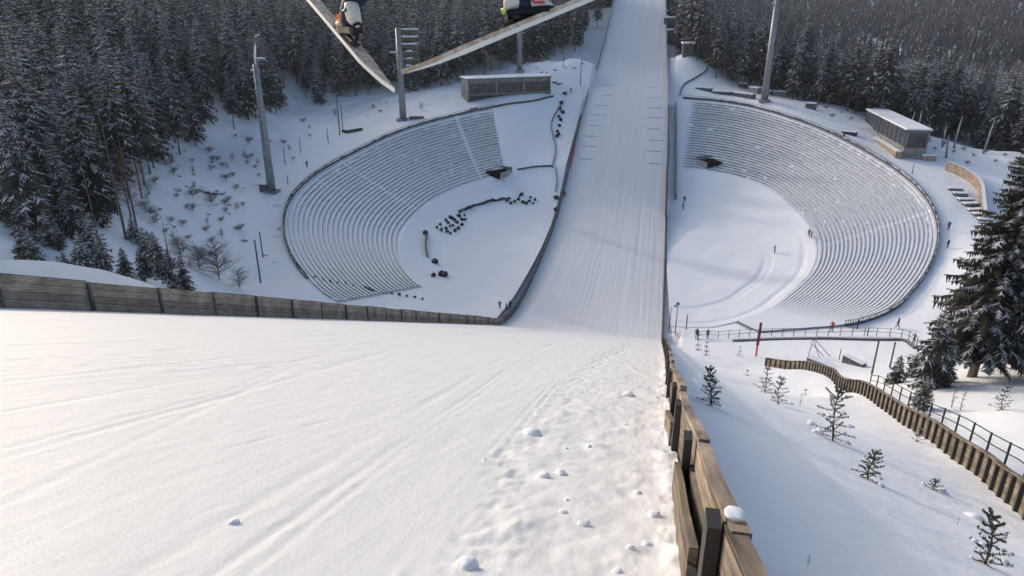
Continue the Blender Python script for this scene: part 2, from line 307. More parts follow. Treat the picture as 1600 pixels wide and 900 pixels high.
def H(x, y):
    """ground outside the outrun, stadium interior included"""
    x = np.asarray(x, float); y = np.asarray(y, float)
    z = H0(x, y)
    ins, right, th, r, rim = inside(x, y)
    zs = np.where(right, stad(th, r, 1), stad(th, r, -1))
    e = sstep(0, 6, np.where(ins, 0, r-rim)); zr = np.where(right, RZ(th), LZ(th))
    near = (np.where(right, x-CR[0], CL[0]-x) > -1) & (th > -80)
    z = np.where((~ins) & near & (r < rim+6), zr*(1-e)+z*e, z)
    z = np.where(ins, zs, z)
    out = np.where(ins, 0, r-rim); n = .35*fbm(x/9, y/9, 4)+.9*fbm(x/30+5, y/30, 2)
    n = n+(x < -40)*sstep(8, 22, out)*(.55*abs(fbm(x/3.2, y/3.2, 3))+.3*fbm(x/1.6, y/1.6, 2))
    n = n+((x < -27) & (y > 228))*sstep(4, 14, out)*(.9*abs(fbm(x/4, y/4, 3))+.35*fbm(x/1.8, y/1.8, 2))
    z = z+n*sstep(3, 25, out)*sstep(2, 14, np.minimum(abs(x-XRF(y)), abs(x-XL)))*.8*(abs(x) < 260)*(y < 430)
    g = XL-x; z = np.where((x <= XL+.01) & (y > 8) & (y < 112) & (g < 12), np.minimum(z, P(y)-.35-g*.42*sstep(26, 50, y)), z)
    z = np.where((x > XRF(y)) & (x < XRF(y)+2.7) & (y < 112), np.minimum(z, P(y)-.8), z)
    return z
def HT(x, y): return float(H(np.array([x]), np.array([y]))[0])
def on(px, py, z0=10.):
    """ground point seen at a pixel: march along the ray"""
    d = ray(px, py); t = np.arange(4, 700, .5); Q = CAM+d*t[:, None]; g = H(Q[:, 0], Q[:, 1]); i = np.argmax(Q[:, 2] < g)
    return np.array([Q[i, 0], Q[i, 1], g[i]])
# ------------------------------------------------------------------ ground meshes
def grid(name, xs, ys, zf, m, cut=None, smooth=True, warp=None):
    X, Y = np.meshgrid(xs, ys); Z = zf(X, Y)
    if warp: X = warp(X, Y)
    V = np.stack([X, Y, Z], -1).reshape(-1, 3); nx = len(xs); ny = len(ys)
    i = (np.arange(ny-1)[:, None]*nx+np.arange(nx-1)[None]).ravel(); F = np.stack([i, i+1, i+1+nx, i+nx], 1)
    if cut is not None:
        Cc = V[F].mean(1); F = F[~cut(Cc[:, 0], Cc[:, 1])]
    o = link(name, npmesh(name, V, F, m, smooth=smooth)); o['kind'] = 'structure'; return o
def axis(segs):
    a = []
    for s0, s1, st in segs: a += list(np.arange(s0, s1, st))
    return np.array(a+[segs[-1][1]])
def strip(x, y): return (x > XL-.2) & (x < XR+.2) & (y < 440) & (y > -12)
def zg(X, Y):
    U = X; X = X+(XRF(Y)-XR)*sstep(XL, 0, X)*(1-sstep(4, 45, X))
    Z = H0(X, Y); ins, right, th, r, rim = inside(X, Y)
    zfull = H(X, Y)
    Z = np.where(ins, np.where((r > rim-2.5) | ((U >= XR) & (X < CR[0]+.2)), zfull-.02, zfull-1.6), zfull)
    Z = np.where((U > XL+.01) & (U < XR-.0) & (Y < 440), P(Y)-1.2, Z)
    kl = (X <= XL+.01) & (Y > 8) & (Y < 112); g = (XL-X); Z = np.where(kl & (g < 9), np.minimum(Z, P(Y)-.35-g*.42*sstep(26, 50, Y)), Z)
    kr = (U > XR) & (U < 3) & (Y < 112); Z = np.where(kr, np.minimum(Z, P(Y)-.8), Z)
    Z = np.where((U >= XR) & (X < CR[0]+1) & (Y > 110), np.minimum(Z, P(Y)+.2), Z)
    return Z
gx = np.unique(np.concatenate([axis([(-260, -130, 5), (-130, -40, 1.5), (-40, XL, 1)]), [XL-.12, XL+.3], axis([(XL+2, -2, 4)]), [XR-.3, XR+.12], axis([(1, 40, .5), (40, 100, 1.5), (100, 260, 5)])]))
gy = axis([(-15, 60, .6), (60, 260, 1.25), (260, 430, 4)])
grid('ground', gx, gy, zg, [M['snow_rough']], warp=lambda X, Y: X+(XRF(Y)-XR)*sstep(XL, 0, X)*(1-sstep(4, 45, X)))
fx = axis([(-1500, 1500, 25)]); fy = axis([(-60, 2100, 25)])
def zfar(X, Y):
    Z = H0(X, Y); c = (abs(X) < 245) & (Y < 415) & (Y > -10); return np.where(c, Z-14, Z)
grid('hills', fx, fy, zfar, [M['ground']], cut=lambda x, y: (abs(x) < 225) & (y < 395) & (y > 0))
# landing slope + outrun as one sheet with perspective spacing
ys = [1.2]
while ys[-1] < 425: ys.append(ys[-1]*1.0115+.004)
ys = np.concatenate([axis([(-8, 1.0, .5)]), ys]); t = np.linspace(0, 1, 620); xs = XR-(XR-XL)*(t**2.1)
xs = xs[::-1]
def zslope(X, Y):
    k = 1-sstep(90, 118, Y); return P(Y)+near_noise(X, Y)*k+(1-k)*(.035*fbm(X*.9, Y*.03+7, 3)+.012*vn(X*4, Y*.02))
wsl = lambda X, Y: X+(XRF(Y)-XR)*((X-XL)/(XR-XL))**2
grid('landing_slope', xs, ys, lambda X, Y: zslope(wsl(X, Y), Y), [M['snow_slope']], warp=wsl)
def SZ(x, y): return float(zslope(np.array([[x]]), np.array([[y]]))[0, 0])

# ------------------------------------------------------------------ grandstands
def weld(mb):
    '''merge coincident vertices of a mesh builder'''
    key = {}; idx = []; v = []; uv = []
    for i, p in enumerate(mb.v):
        k = (round(p[0], 3), round(p[1], 3), round(p[2], 3))
        if k not in key: key[k] = len(v); v.append(p); uv.append(mb.uv[i])
        idx.append(key[k])
    mb.v = v; mb.uv = uv; mb.f = [tuple(idx[i] for i in f) for f in mb.f]
def stand(side, th0, th1, N, label, name, gaps, g0=0):
    c, A, B, Cc, D = (CR, IR, IZ, RR, RZ) if side > 0 else (CL, JR, JZ, LR, LZ)
    root = empty(name, (0, 0, 0)); tag(root, label, 'grandstand', 'curved grandstands either side of the outrun')
    ths = np.linspace(th0, th1, 150); n = len(ths); rad = np.radians(ths)
    ri = A(ths)+.0; rr = Cc(ths)-.6
    def pt(t, dz=0, dr=0):
        r = ri+(rr-ri)*t+dr; z = stad(ths, ri+(rr-ri)*t, side)+dz
        return np.stack([c[0]+side*r*np.cos(rad), c[1]+r*np.sin(rad), z], 1)
    V = []; F = []; R0 = []
    for k in range(N):
        t0 = k/N; t1 = (k+1)/N
        zt = stad(ths, ri+(rr-ri)*t0, side); z1 = stad(ths, ri+(rr-ri)*t1, side); h = z1-zt
        a = pt(t0); b = pt(t1); 
        # sloping snow tread then riser
        bb = b.copy(); bb[:, 2] = a[:, 2]+h*.32+.06*vn(ths*1.1, k*3.1); R0 += [a, bb]
    last = pt(1.0); R0.append(last)
    V = np.concatenate(R0); m = len(R0); i = (np.arange(m-1)[:, None]*n+np.arange(n-1)[None]).ravel()
    F = np.stack([i, i+1, i+1+n, i+n], 1)
    link('snow_terrace', npmesh('snow_terrace', V, F, [M['snow']], smooth=False), root)
    for k in range(1, N+1):
        t1 = k/N; b = pt(t1); b0 = pt((k-1)/N); h = np.maximum(b[:, 2]-b0[:, 2], .05)
        w = np.hypot(*(b-b0)[:, :2].T)
        mb = MB()
        FR = .66+.16*vn(np.arange(n)*.35, k*1.7+0*np.arange(n))+rng.uniform(-.06, .06, n)
        for j in range(n-1):
            white = any(abs(ths[j]-g) < .35 for g in gaps) or random.random() < .008
            q = []
            for jj in (j, j+1):
                nrm = np.array([-side*math.cos(rad[jj]), -math.sin(rad[jj]), 0])
                e = b[jj]; fr = FR[jj]; hh = min(max(h[jj]*fr, .30), .42); e = e+np.array([0, 0, max(0., .30-h[jj]*fr)*.8])
                q.append((e+nrm*.16+(0, 0, .12-hh), e+nrm*.16+(0, 0, .12), e-nrm*.26+(0, 0, .15), e-nrm*.26+(0, 0, -.12)))
            (a0, a1, a2, a3), (c0, c1, c2, c3) = q
            mb.add([a0, a1, a2, c0, c1, c2, a3, c3], [(0, 3, 4, 1)], 1 if white else 0)
            mb.add([a1, a2, c1, c2], [(0, 2, 3, 1)], 1)
            mb.add([a2, a3, c2, c3], [(0, 2, 3, 1)], 1 if white else 0)
        weld(mb); mb.build('bench_row', [M['bench'], M['snow']], root)
    return root
def inner_floor(side, name, a0=-89, a1=90):
    c = CR if side > 0 else CL; ths = np.linspace(a0, a1, 140); fr = np.linspace(0, 1, 60)
    rim = (RR if side > 0 else LR)(ths)-.7; inn = (IR if side > 0 else JR)(ths)
    R_ = fr[:, None]*(inn+.3)[None]
    R_ = np.concatenate([R_, inn[None]+(rim-inn)[None]*np.linspace(.03, 1, 30)[:, None]])
    Z = stad(ths[None]+0*R_, R_, side)
    T_ = np.radians(ths)[None]; X = c[0]+side*R_*np.cos(T_); Y = c[1]+R_*np.sin(T_)
    st = sstep(0, .05, R_/inn-.0)
    Z = Z+.10*fbm(X/5, Y/5, 3)*(R_ < inn)
    # groomed loipe grooves on the right floor
    q = R_/inn
    if side > 0:
        low = sstep(40, 5, ths)[None]
        for qq, dp, w in ((.66, .35, .014), (.70, .25, .012), (.92, .30, .014)): Z = Z-dp*low*np.exp(-((q-qq)/w)**2)
        Z = Z+.05*low*vn(X*1.1, Y*.8)*((q > .7) & (q < .9))
    else:
        Z = Z-.18*np.exp(-((q-.70)/.012)**2)*sstep(20, -10, ths)[None]
    sunk = .40 if True else 0                                     # sits just under the terrace mesh where seats stand
    thr = (R_ > inn+.35)
    seat = (SEAT_R if side > 0 else SEAT_L); inside_seat = (ths[None] > seat[0]+.4) & (ths[None] < seat[1]-.4)
    Z = np.where(thr & inside_seat, Z-.45, Z)
    ny, nx = R_.shape; V = np.stack([X, Y, Z], -1).reshape(-1, 3); i = (np.arange(ny-1)[:, None]*nx+np.arange(nx-1)[None]).ravel()
    F = np.stack([i, i+1, i+1+nx, i+nx], 1)
    if side > 0: pass
    o = link(name, npmesh(name, V, F, [M['snow']], smooth=True)); o['kind'] = 'structure'
# seat sectors
def thpix(px, py, z, c):
    q = at(px, py, z); return math.degrees(math.atan2(q[1]-c[1], abs(q[0]-c[0])))
SEAT_R = (thpix(1180, 500, -2.6, CR)-6, 86.5)
SEAT_L = (thpix(590, 463, -1.2, CL), thpix(778, 220, 11, CL))
stand(1, SEAT_R[0], SEAT_R[1], 27, 'right-hand snow-covered grandstand curving round the bowl, partly in sun', 'grandstand', (17,))
stand(-1, SEAT_L[0], SEAT_L[1], 23, 'left-hand snow-covered grandstand curving round the bowl in blue shade', 'grandstand', (SEAT_L[1]-9, 24))
inner_floor(1, 'arena_snow_field'); inner_floor(-1, 'arena_snow_field')

# ------------------------------------------------------------------ walls and fences
def ribbon(mb, pts, h, th, m=0, top=None, u0=0, z0=-.4):
    """upright board wall along pts (n,3); outline thickness th to both sides"""
    pts = np.array(pts, float); n = len(pts); d = np.gradient(pts[:, :2], axis=0); d /= np.linalg.norm(d, axis=1)[:, None]+1e-9
    nr = np.stack([-d[:, 1], d[:, 0]], 1)*th/2; u = u0+np.concatenate([[0], np.cumsum(np.linalg.norm(np.diff(pts, axis=0), axis=1))])
    h = np.broadcast_to(h, (n,)); V = []; UV = []
    for i in range(n):
        x, y, z = pts[i]
        for sx, zz in ((1, z0), (1, h[i]), (-1, h[i]), (-1, z0)):
            V.append((x+sx*nr[i, 0], y+sx*nr[i, 1], z+zz)); UV.append((u[i], zz+(0 if sx > 0 else .003)))
    F = []; Ft = []
    for i in range(n-1):
        a = i*4; b = a+4
        F += [(a, b, b+1, a+1), (a+2, b+2, b+3, a+3)]; Ft += [(a+1, b+1, b+2, a+2)]
    F += [(0, 1, 2, 3), ((n-1)*4+3, (n-1)*4+2, (n-1)*4+1, (n-1)*4)]
    mb.add(V, F, m, UV); mb.add(V, Ft, m if top is None else top, UV); return mb
# left board fence along the landing slope
root = empty('board_fence', (XL, 20, 39)); tag(root, 'long weathered grey-brown board fence along the left edge of the landing slope', 'fence')
y = 12.0; k = 0; inv = Matrix.Translation((-XL, -20, -39))
while y < 110:
    L_ = 4.15; ya, yb = y, min(y+L_, 111); yy = np.linspace(ya, yb, 5)
    bl = lambda q: XL-.25*math.sin(q*.11)
    pts = [(XL+random.uniform(-.0, .0)+.05*math.sin(k*2.1), q, P(q)) for q in yy]
    pts = [(p[0]-XL, p[1]-20, p[2]-39) for p in pts]
    hh = 1.42+random.uniform(-.04, .04)
    mb = MB(); ribbon(mb, pts, hh, .10, u0=k*13.7); mb.build('board_panel', M['wood'], root)
    mb = MB(); zt = P(ya); mb.box((.10, ya-20, zt+.62-39), (.09, .14, 1.5)); mb.build('post', M['dark'], root)
    y += L_; k += 1
# curve into the outrun barrier
def barrier(name, fy, fxx, hgt, th, label, m, cat='barrier', n=1, base=P):
    q = np.linspace(fy[0], fy[1], n); mb = MB(); pts = np.stack([fxx(q), q, base(q)], 1)
    o0 = pts[0].copy(); ribbon(mb, pts-o0, hgt, th, 0, top=1); o = mb.build(name, m); o.location = o0; tag(o, label, cat); return o
barrier('outrun_barrier', (111, 232), lambda q: XL-.15+0*q, 1.35, .28, 'dark curved timber barrier along the left edge of the outrun', [M['dark'], M['dark']], n=90)
barrier('outrun_barrier', (232.1, 400), lambda q: XL-.15+0*q, 1.35, .22, 'upper stretch of the left outrun barrier climbing beside the sunlit bank', [M['dark'], M['snow']], n=60)
barrier('outrun_barrier', (108, 181), lambda q: XRF(q)+.05, 1.1, .22, 'dark right-hand barrier at the bottom of the outrun', [M['dark'], M['dark']], n=60)
barrier('outrun_barrier', (181.4, 240), lambda q: XRF(q)+.12, 1.45, .42, 'thick dark padded stretch of the right outrun barrier', [M['black'], M['dark']], n=60)
barrier('outrun_barrier', (240.2, 400), lambda q: XRF(q)+.05, 1.3, .24, 'upper stretch of the right outrun barrier running out of frame', [M['dark'], M['bench']], n=60)
def line_wall(name, pix, h, th, label, mats, cat='wall', n=40, top=1, z0=-.5):
    Q = np.array([on(*p) for p in pix]); s = np.concatenate([[0], np.cumsum(np.linalg.norm(np.diff(Q, axis=0), axis=1))])
    t = np.linspace(0, s[-1], n); X = curve(s, Q[:, 0])(t); Y = curve(s, Q[:, 1])(t); pts = np.stack([X, Y, H(X, Y)], 1)
    mb = MB(); o0 = pts[0].copy(); ribbon(mb, pts-o0, h, th, 0, top=top, z0=z0); o = mb.build(name, mats); o.location = o0; tag(o, label, cat); return o, pts
q = np.linspace(196, 249, 30); mb = MB(); pts = np.stack([XRF(q)+2.7, q, H(XRF(q)+2.7, q)], 1); ribbon(mb, pts-pts[0], 1.6, .35, top=1); o = mb.build('retaining_wall', [M['dark'], M['bench']]); o.location = pts[0]
tag(o, 'second dark wall running parallel to the right outrun barrier', 'wall')
mb = MB()                                                              # red padding
q = np.linspace(205, 216, 8); pts = np.stack([XL+.10+0*q, q, P(q)], 1); ribbon(mb, pts-pts[0], 1.3, .12); o = mb.build('red_padding', M['red']); o.location = pts[0]
tag(o, 'short red pad on the left outrun barrier', 'padding')
q = np.linspace(183, 207, 8); pts = np.stack([XRF(q)-.14, q, P(q)], 1); mb = MB(); ribbon(mb, pts-pts[0], 1.0, .10); o = mb.build('red_padding', mat('dull_red', (.2, .05, .06), .7)); o.location = pts[0]
tag(o, 'long dull red pad on the right outrun barrier', 'padding')
# rim parapets
for side, th0, th1, lab in ((1, -50, 88, 'dark snow-capped parapet around the rim of the right-hand grandstand'), (-1, -44, SEAT_L[1]+.5, 'dark snow-capped parapet around the rim of the left-hand grandstand')):
    c = CR if side > 0 else CL; Rf, Zf = (RR, RZ) if side > 0 else (LR, LZ)
    ths = np.linspace(th0, th1, 260); r = np.radians(ths); pts = np.stack([c[0]+side*Rf(ths)*np.cos(r), c[1]+Rf(ths)*np.sin(r), Zf(ths)], 1)
    root = empty('rim_parapet', pts[0]); tag(root, lab, 'parapet'); mb = MB()
    ribbon(mb, pts-pts[0], .55+.12*vn(ths*1.3, 3), .3, 0, top=0, z0=-.8); mb.build('wall_face', [M['dark']], root)
    mb = MB(); hh = .62
    for i in range(0, 260, 1):
        a = pts[i]-pts[0]; mb.box(a+(0, 0, .6), (.10, .10, .9))
    mb.build('posts', M['dark'], root)['kind'] = 'stuff'
    mb = MB(); mb.tube(pts-pts[0]+(0, 0, 1.02), .045, 5); mb.build('rail', M['dark'], root)
    mb = MB()
    ribbon(mb, pts-pts[0], .60+.14*vn(ths*1.9, side*3.), .24, z0=.40)
    mb.build('snow_cap', M['snow'], root)

# right-hand plank fence beside the landing slope, close to the lens
root = empty('plank_fence', (XR+.1, 3, 47)); tag(root, 'brown plank fence with dark steel posts along the right edge of the landing slope', 'fence')
FX = XR+.06
def fl(mb, x, ya, yb, za, zb, h, th, m=0, u=0, tilt=0):
    """plank from ya to yb following the slope, bottom offsets za/zb above the snow line"""
    yy = np.linspace(ya, yb, 4); V = []; UV = []
    for i, q_ in enumerate(yy):
        zz = P(q_)+za+(zb-za)*i/3-47; w = .012*math.sin(u*3+i*1.3)
        for sx, dz in ((-1, 0), (-1, h), (1, h), (1, 0)):
            V.append((x+float(XRF(q_))-XR-root.location.x+sx*th/2+tilt*(i/3-.5)+w, q_-3, zz+dz)); UV.append((q_+u, dz+u*.37+(.02 if sx > 0 else 0)))
    F = [(a, a+4, a+5, a+1) for a in (0, 4, 8)]+[(a+1, a+5, a+6, a+2) for a in (0, 4, 8)]+[(a+2, a+6, a+7, a+3) for a in (0, 4, 8)]+[(0, 1, 2, 3), (15, 14, 13, 12)]
    mb.add(V, F, m, UV)
py_ = [.4, 2.33, 4.25, 6.2, 7.7, 11.0, 14.0, 16.8, 19.6]
while py_[-1] < 106: py_.append(py_[-1]+2.6)
for i, y0 in enumerate(py_[:-1]):
    y1 = py_[i+1]; r_ = random.Random(i*5+3); top = .52+r_.uniform(-.03, .04)+.30*min(1, y0/30)
    for j in range(3):
        mb = MB(); zb = top-.235*(j+1); fl(mb, FX+.02*j*0+r_.uniform(-.012, .012), y0-.12, y1+.12 if j else y1+.02, zb+r_.uniform(-.01, .01), zb+r_.uniform(-.01, .01), .225, .075, 0, u=i*3.3+j*1.7, tilt=r_.uniform(-.015, .015)); mb.build('plank', M['wood3'] if j == 0 else M['wood2'], root)
    if i in (0, 1, 3):                                   # lower boards nailed in front of the posts
        mb = MB(); fl(mb, FX-.125, y0+.15, y1-.10 if i != 1 else y1+.2, -.30, -.33, .60 if i != 0 else .46, .04, 0, u=i*7.7, tilt=-.02); mb.build('plank', M['wood2'], root)
    mb = MB(); mb.box((FX+float(XRF(y0))-XR-.08-root.location.x, y0-3, P(y0)+top/2-.14-47), (.055, .12, top+.26)); mb.build('post', M['black'], root)
mb = MB()
ya = 3.12; V = []
for a, b_, h in ((0, 0, 0), (0, .20, .0), (.0, .0, .04), (.0, .20, .035)): pass
bm = bmesh.new(); bmesh.ops.create_icosphere(bm, subdivisions=3, radius=1)
for v in bm.verts: v.co = Vector((max(-.039, min(.039, v.co.x*.042)), max(-.04, min(.04, v.co.y*.045)), max(-.006, v.co.z*.011*(1+.4*math.sin(v.co.x*3+v.co.y*4)))))+Vector((FX+float(XRF(2.36))-XR-root.location.x, 2.36-3, P(2.36)+.545-47))
me = bpy.data.meshes.new('snow_cap'); bm.to_mesh(me); bm.free(); me.materials.append(M['snow']); me.polygons.foreach_set('use_smooth', [True]*len(me.polygons)); link('snow_cap', me, root)

# second retaining fence down to the right
fd = [92, 84, 72, 57, 44.5, 35, 28, 23]
f2 = [(1197, 571), (1245, 579), (1290, 592), (1340, 618), (1400, 655), (1470, 703), (1540, 758), (1598, 802)]
zf2 = [8.2, 10.5, 14.5, 19.8, 24.6, 29.0, 32.3, 34.2, 36.2]
Q = np.array([atd(*p, d) for p, d in zip(f2, fd)]); Q = np.vstack([Q, Q[-1]+(Q[-1]-Q[-2])*1.6]); s = np.concatenate([[0], np.cumsum(np.linalg.norm(np.diff(Q, axis=0), axis=1))])
root = empty('retaining_fence', Q[0]); tag(root, 'low weathered timber retaining wall with dark uprights curving down the right bank', 'fence')
tt = np.arange(0, s[-1]-.1, 1.25); cX = curve(s, Q[:, 0]); cY = curve(s, Q[:, 1])
f2p = np.stack([cX(tt), cY(tt), np.minimum(H(cX(tt), cY(tt)), curve(s, Q[:, 2])(tt)+.25)], 1); dd = np.gradient(f2p[:, :2], axis=0); dd /= np.linalg.norm(dd, axis=1)[:, None]
nn = np.stack([dd[:, 1], -dd[:, 0]], 1)
if nn[0, 0] > 0: nn = -nn                                   # towards the slope (-x)
for i in range(0, len(tt)-1, 4):
    seg = f2p[i:i+5]-Q[0]; mb = MB(); ribbon(mb, seg, 1.15, .12, u0=tt[i]); mb.build('board_panel', M['wood2'], root)
    mb = MB(); ribbon(mb, seg+(0, 0, 1.152), .06, .24, u0=tt[i], z0=0); mb.build('cap_board', M['wood3'], root)
posts = 0
for i in range(len(tt)):
    if posts >= 96: break
    a = math.atan2(dd[i, 1], dd[i, 0]); R_ = [[math.cos(a), -math.sin(a), 0], [math.sin(a), math.cos(a), 0], [0, 0, 1]]
    mb = MB(); mb.box(f2p[i]-Q[0]+(*(nn[i]*.13), .5), (.16, .12, 1.25), rot=R_); mb.build('post', M['black'], root); posts += 1
# railing behind the retaining wall
root = empty('steel_railing', f2p[-1]); tag(root, 'dark steel handrail running just behind the right retaining wall', 'railing')
off = -nn*1.1; sel = [i for i in range(len(tt)) if tt[i] > s[3]-3]; rp = np.array([f2p[i]+(*off[i], .25) for i in sel]); rp[:, 2] = H(rp[:, 0], rp[:, 1])*.3+(f2p[sel, 2]+.9)*.7
for zz in (1.05, .55):
    mb = MB(); mb.tube(rp-f2p[-1]+(0, 0, zz), .028, 6); mb.build('rail', M['black'], root)
for i in range(0, len(rp), 2):
    mb = MB(); mb.box(rp[i]-f2p[-1]+(0, 0, .35), (.07, .07, 1.5)); mb.build('post', M['black'], root)

# bridge-like footpath wall with railing at the near rim on the right
fw, fpts = line_wall('footpath_wall', [(1145, 534), (1200, 532), (1290, 531), (1380, 532), (1405, 533), (1430, 545)], .35, .5, 'low dark kerb wall under the footpath railing at the foot of the right stand', [M['dark'], M['concrete']])
Q = np.array([on(*p) for p in [(1090, 531), (1150, 528), (1230, 526), (1300, 525), (1370, 526), (1405, 528), (1438, 545)]]); s = np.concatenate([[0], np.cumsum(np.linalg.norm(np.diff(Q, axis=0), axis=1))])
t = np.arange(0, s[-1], 1.75); Qr = np.stack([curve(s, Q[:, 0])(t), curve(s, Q[:, 1])(t)], 1); Qr = np.column_stack([Qr, H(Qr[:, 0], Qr[:, 1])])
root = empty('footpath_railing', Qr[0]); tag(root, 'thin dark footpath railing with upright posts below the right stand', 'railing')
for zz in (1.4, .75):
    mb = MB(); mb.tube(Qr-Qr[0]+(0, 0, zz), .035, 5); mb.build('rail', M['dark'], root)
for i in range(len(Qr)):
    mb = MB(); mb.box(Qr[i]-Qr[0]+(0, 0, .6), (.09, .09, 1.75)); mb.build('post', M['dark'], root)
# ------------------------------------------------------------------ trees
def spruce_geo(h, R, base, levels, nb, segs, seed, snow=.55, droop=.42, fine=1):
    droop *= 1.5; r = np.random.default_rng(seed); V = []; F = []; Mi = []
    lv = base+(h*.985-base)*(np.linspace(0, 1, levels)**.92)
    for li, z0 in enumerate(lv):
        t = (z0-base)/(h-base); rad = R*(1-t)**.78*(.75+.25*min(1, t*6))+.12
        for b in range(max(4, int(nb*(1-.35*t)))):
            az = 2*math.pi*(b+r.uniform(-.4, .4))/nb*(nb/max(4, int(nb*(1-.35*t))))+li*2.4; L = rad*r.uniform(.72, 1.18)
            dx, dy = math.cos(az), math.sin(az); sx, sy = -dy, dx; zz = z0+L*.18+r.uniform(-.5, .5)*(h-base)/levels
            dr = droop*r.uniform(.7, 1.3)*(1-.6*t); wmax = L*(.30 if fine < 4 else .20)*r.uniform(.8, 1.2)+.08
            sp = []
            for k in range(segs+1):
                s = k/segs; sp.append((dx*L*s, dy*L*s, zz+L*(.16*s-dr*s*s*1.35+.22*s**4)))
            lo_ = 1 if fine > 3 else .45+.55*t; sn = r.random() < (snow+.15)*lo_; snq = snow*lo_
            for k in range(segs):
                s = (k+.5)/segs; w = wmax*(math.sin(math.pi*min(1, s*.8+.18)))*r.uniform(.7, 1.25)
                a = sp[k]; c = sp[k+1]; adv = L/segs*.9
                for sg in (1, -1):
                    o = (c[0]+sx*sg*w+dx*adv, c[1]+sy*sg*w+dy*adv, c[2]-w*r.uniform(.25, .7))
                    i = len(V); V += [a, c, o]; F.append((i, i+1, i+2)); Mi.append(0)
                    if fine > 1:
                        for q in range(fine-1):
                            f_ = r.random(); bs = [a[m]*(1-f_)+c[m]*f_ for m in range(3)]; w2 = w*r.uniform(.5, 1.35)
                            o2 = (bs[0]+sx*sg*w2+dx*adv*r.uniform(.2, .9), bs[1]+sy*sg*w2+dy*adv*r.uniform(.2, .9), bs[2]-w2*r.uniform(.2, .9)); e = .10
                            i = len(V); V += [bs, (bs[0]+dx*e, bs[1]+dy*e, bs[2]-.02), o2]; F.append((i, i+1, i+2)); Mi.append(0)
                    if sn and r.random() < snq:
                        i = len(V); u = r.uniform(.55, 1.05); lift = .06
                        V += [(a[0], a[1], a[2]+lift), (c[0], c[1], c[2]+lift), (c[0]*(1-u)+o[0]*u, c[1]*(1-u)+o[1]*u, c[2]*(1-u)+o[2]*u+lift)]; F.append((i, i+1, i+2)); Mi.append(1)
                if r.random() < .8:                               # hanging twigs
                    g = r.uniform(.25, .6)*L*.35+.1; i = len(V)
                    V += [a, c, ((a[0]+c[0])/2+r.uniform(-.1, .1), (a[1]+c[1])/2+r.uniform(-.1, .1), (a[2]+c[2])/2-g)]; F.append((i, i+1, i+2)); Mi.append(0)
    i = len(V)
    for q in range(4): V += [(.09*math.cos(q*1.57), .09*math.sin(q*1.57), h*.96), (.09*math.cos(q*1.57+1.57), .09*math.sin(q*1.57+1.57), h*.96), (0, 0, h*1.02)]; F.append((i, i+1, i+2)); Mi.append(0); i += 3
    return np.array(V, float), np.array(F), np.array(Mi)
def trunk_me(h, r0, stubs=0, seed=0, name='trunk', m='bark'):
    r = random.Random(seed); mb = MB(); b = r.uniform(-.15, .15)
    mb.tube([(b*math.sin(k*.7)*.3*k/5, 0, h*k/6-.6*(k == 0)) for k in range(7)], [r0*(1-.85*k/6) for k in range(7)], 7)
    for i in range(stubs):
        z = r.uniform(.08, .5)*h; a = r.uniform(0, 6.28); L = r.uniform(.5, 1.6)
        mb.tube([(0, 0, z), (math.cos(a)*L, math.sin(a)*L, z-L*r.uniform(-.1, .4))], [.03, .012], 4)
    return mb.mesh(name, [M[m]], True)
KINDS = {}
def kind(key, h, R, base, levels, nb, segs, seed, snow=.55, fine=1, stubs=10, r0=.24, droop=.42):
    V, F, Mi = spruce_geo(h, R, base, levels, nb, segs, seed, snow, droop, fine)
    KINDS[key] = (npmesh('crown', V, F, [M['needle'], M['snow_tree']], Mi), trunk_me(h, r0, stubs, seed), (V, F, Mi))
for i in range(4): kind(('edge', i), 24+i, 3.5+.25*i, 6.5+i*.9, 30, 9, 5, 30+i, .80, stubs=16)
for i in range(4): kind(('full', i), 23+i*1.2, 3.9+.2*i, 2.2+.5*i, 36, 9, 6, 50+i, .85, fine=2, stubs=6)
kind(('big', 0), 22.5, 4.1, 2.6, 60, 11, 16, 71, .62, fine=7, stubs=20, r0=.36, droop=.36)
for i in range(2): kind(('young', i), 5.5+i, 1.7+.2*i, .2, 20, 8, 5, 80+i, .85, fine=2, stubs=0, r0=.10)
def place_tree(key, x, y, sc, rz, label, group, name='spruce_tree', cat='tree', z=None, tilt=0):
    cr_, tr_, _ = KINDS[key]; o = empty(name, (x, y, HT(x, y)-.2 if z is None else z), rz); o.scale = (sc, sc, sc*random.uniform(.95, 1.08)); o.rotation_euler = (tilt, 0, rz)
    tag(o, label, cat, group); link('trunk', tr_, o); link('crown', cr_, o); return o
# forest edges, as image bearing -> distance of the first trunks
def edge(pts):
    q = np.array([on(a, b) for a, b in pts]); return np.array([a for a, b in pts], float), proj(q)[2]
eL = edge([(-60, 372), (0, 374), (60, 384), (130, 388), (175, 350), (230, 290), (300, 232), (345, 205), (400, 205), (435, 190), (455, 158), (560, 152), (640, 146), (700, 132), (770, 112), (800, 106), (870, 92), (905, 84), (950, 62)])
eR = edge([(1046, 62), (1080, 95), (1110, 118), (1145, 138), (1195, 146), (1260, 160), (1330, 182), (1400, 200), (1500, 222), (1600, 244), (1680, 262)])
sp = 6.3; cand = []
for gx_ in np.arange(-300, 330, sp):
    for gy_ in np.arange(40, 520, sp): cand.append((gx_+random.uniform(-2.3, 2.3), gy_+random.uniform(-2.3, 2.3)))
cand = np.array(cand); pz = H0(cand[:, 0], cand[:, 1]); P3 = np.column_stack([cand, pz]); px, py, dp = proj(P3)
tp = proj(P3+(0, 0, 25))
lf = (px > -90) & (px < 952) & (dp > np.interp(px, *eL)); rt = (px > 1046) & (px < 1690) & (dp > np.interp(px, *eR))
ins, right, th_, r_, rim_ = inside(cand[:, 0], cand[:, 1])
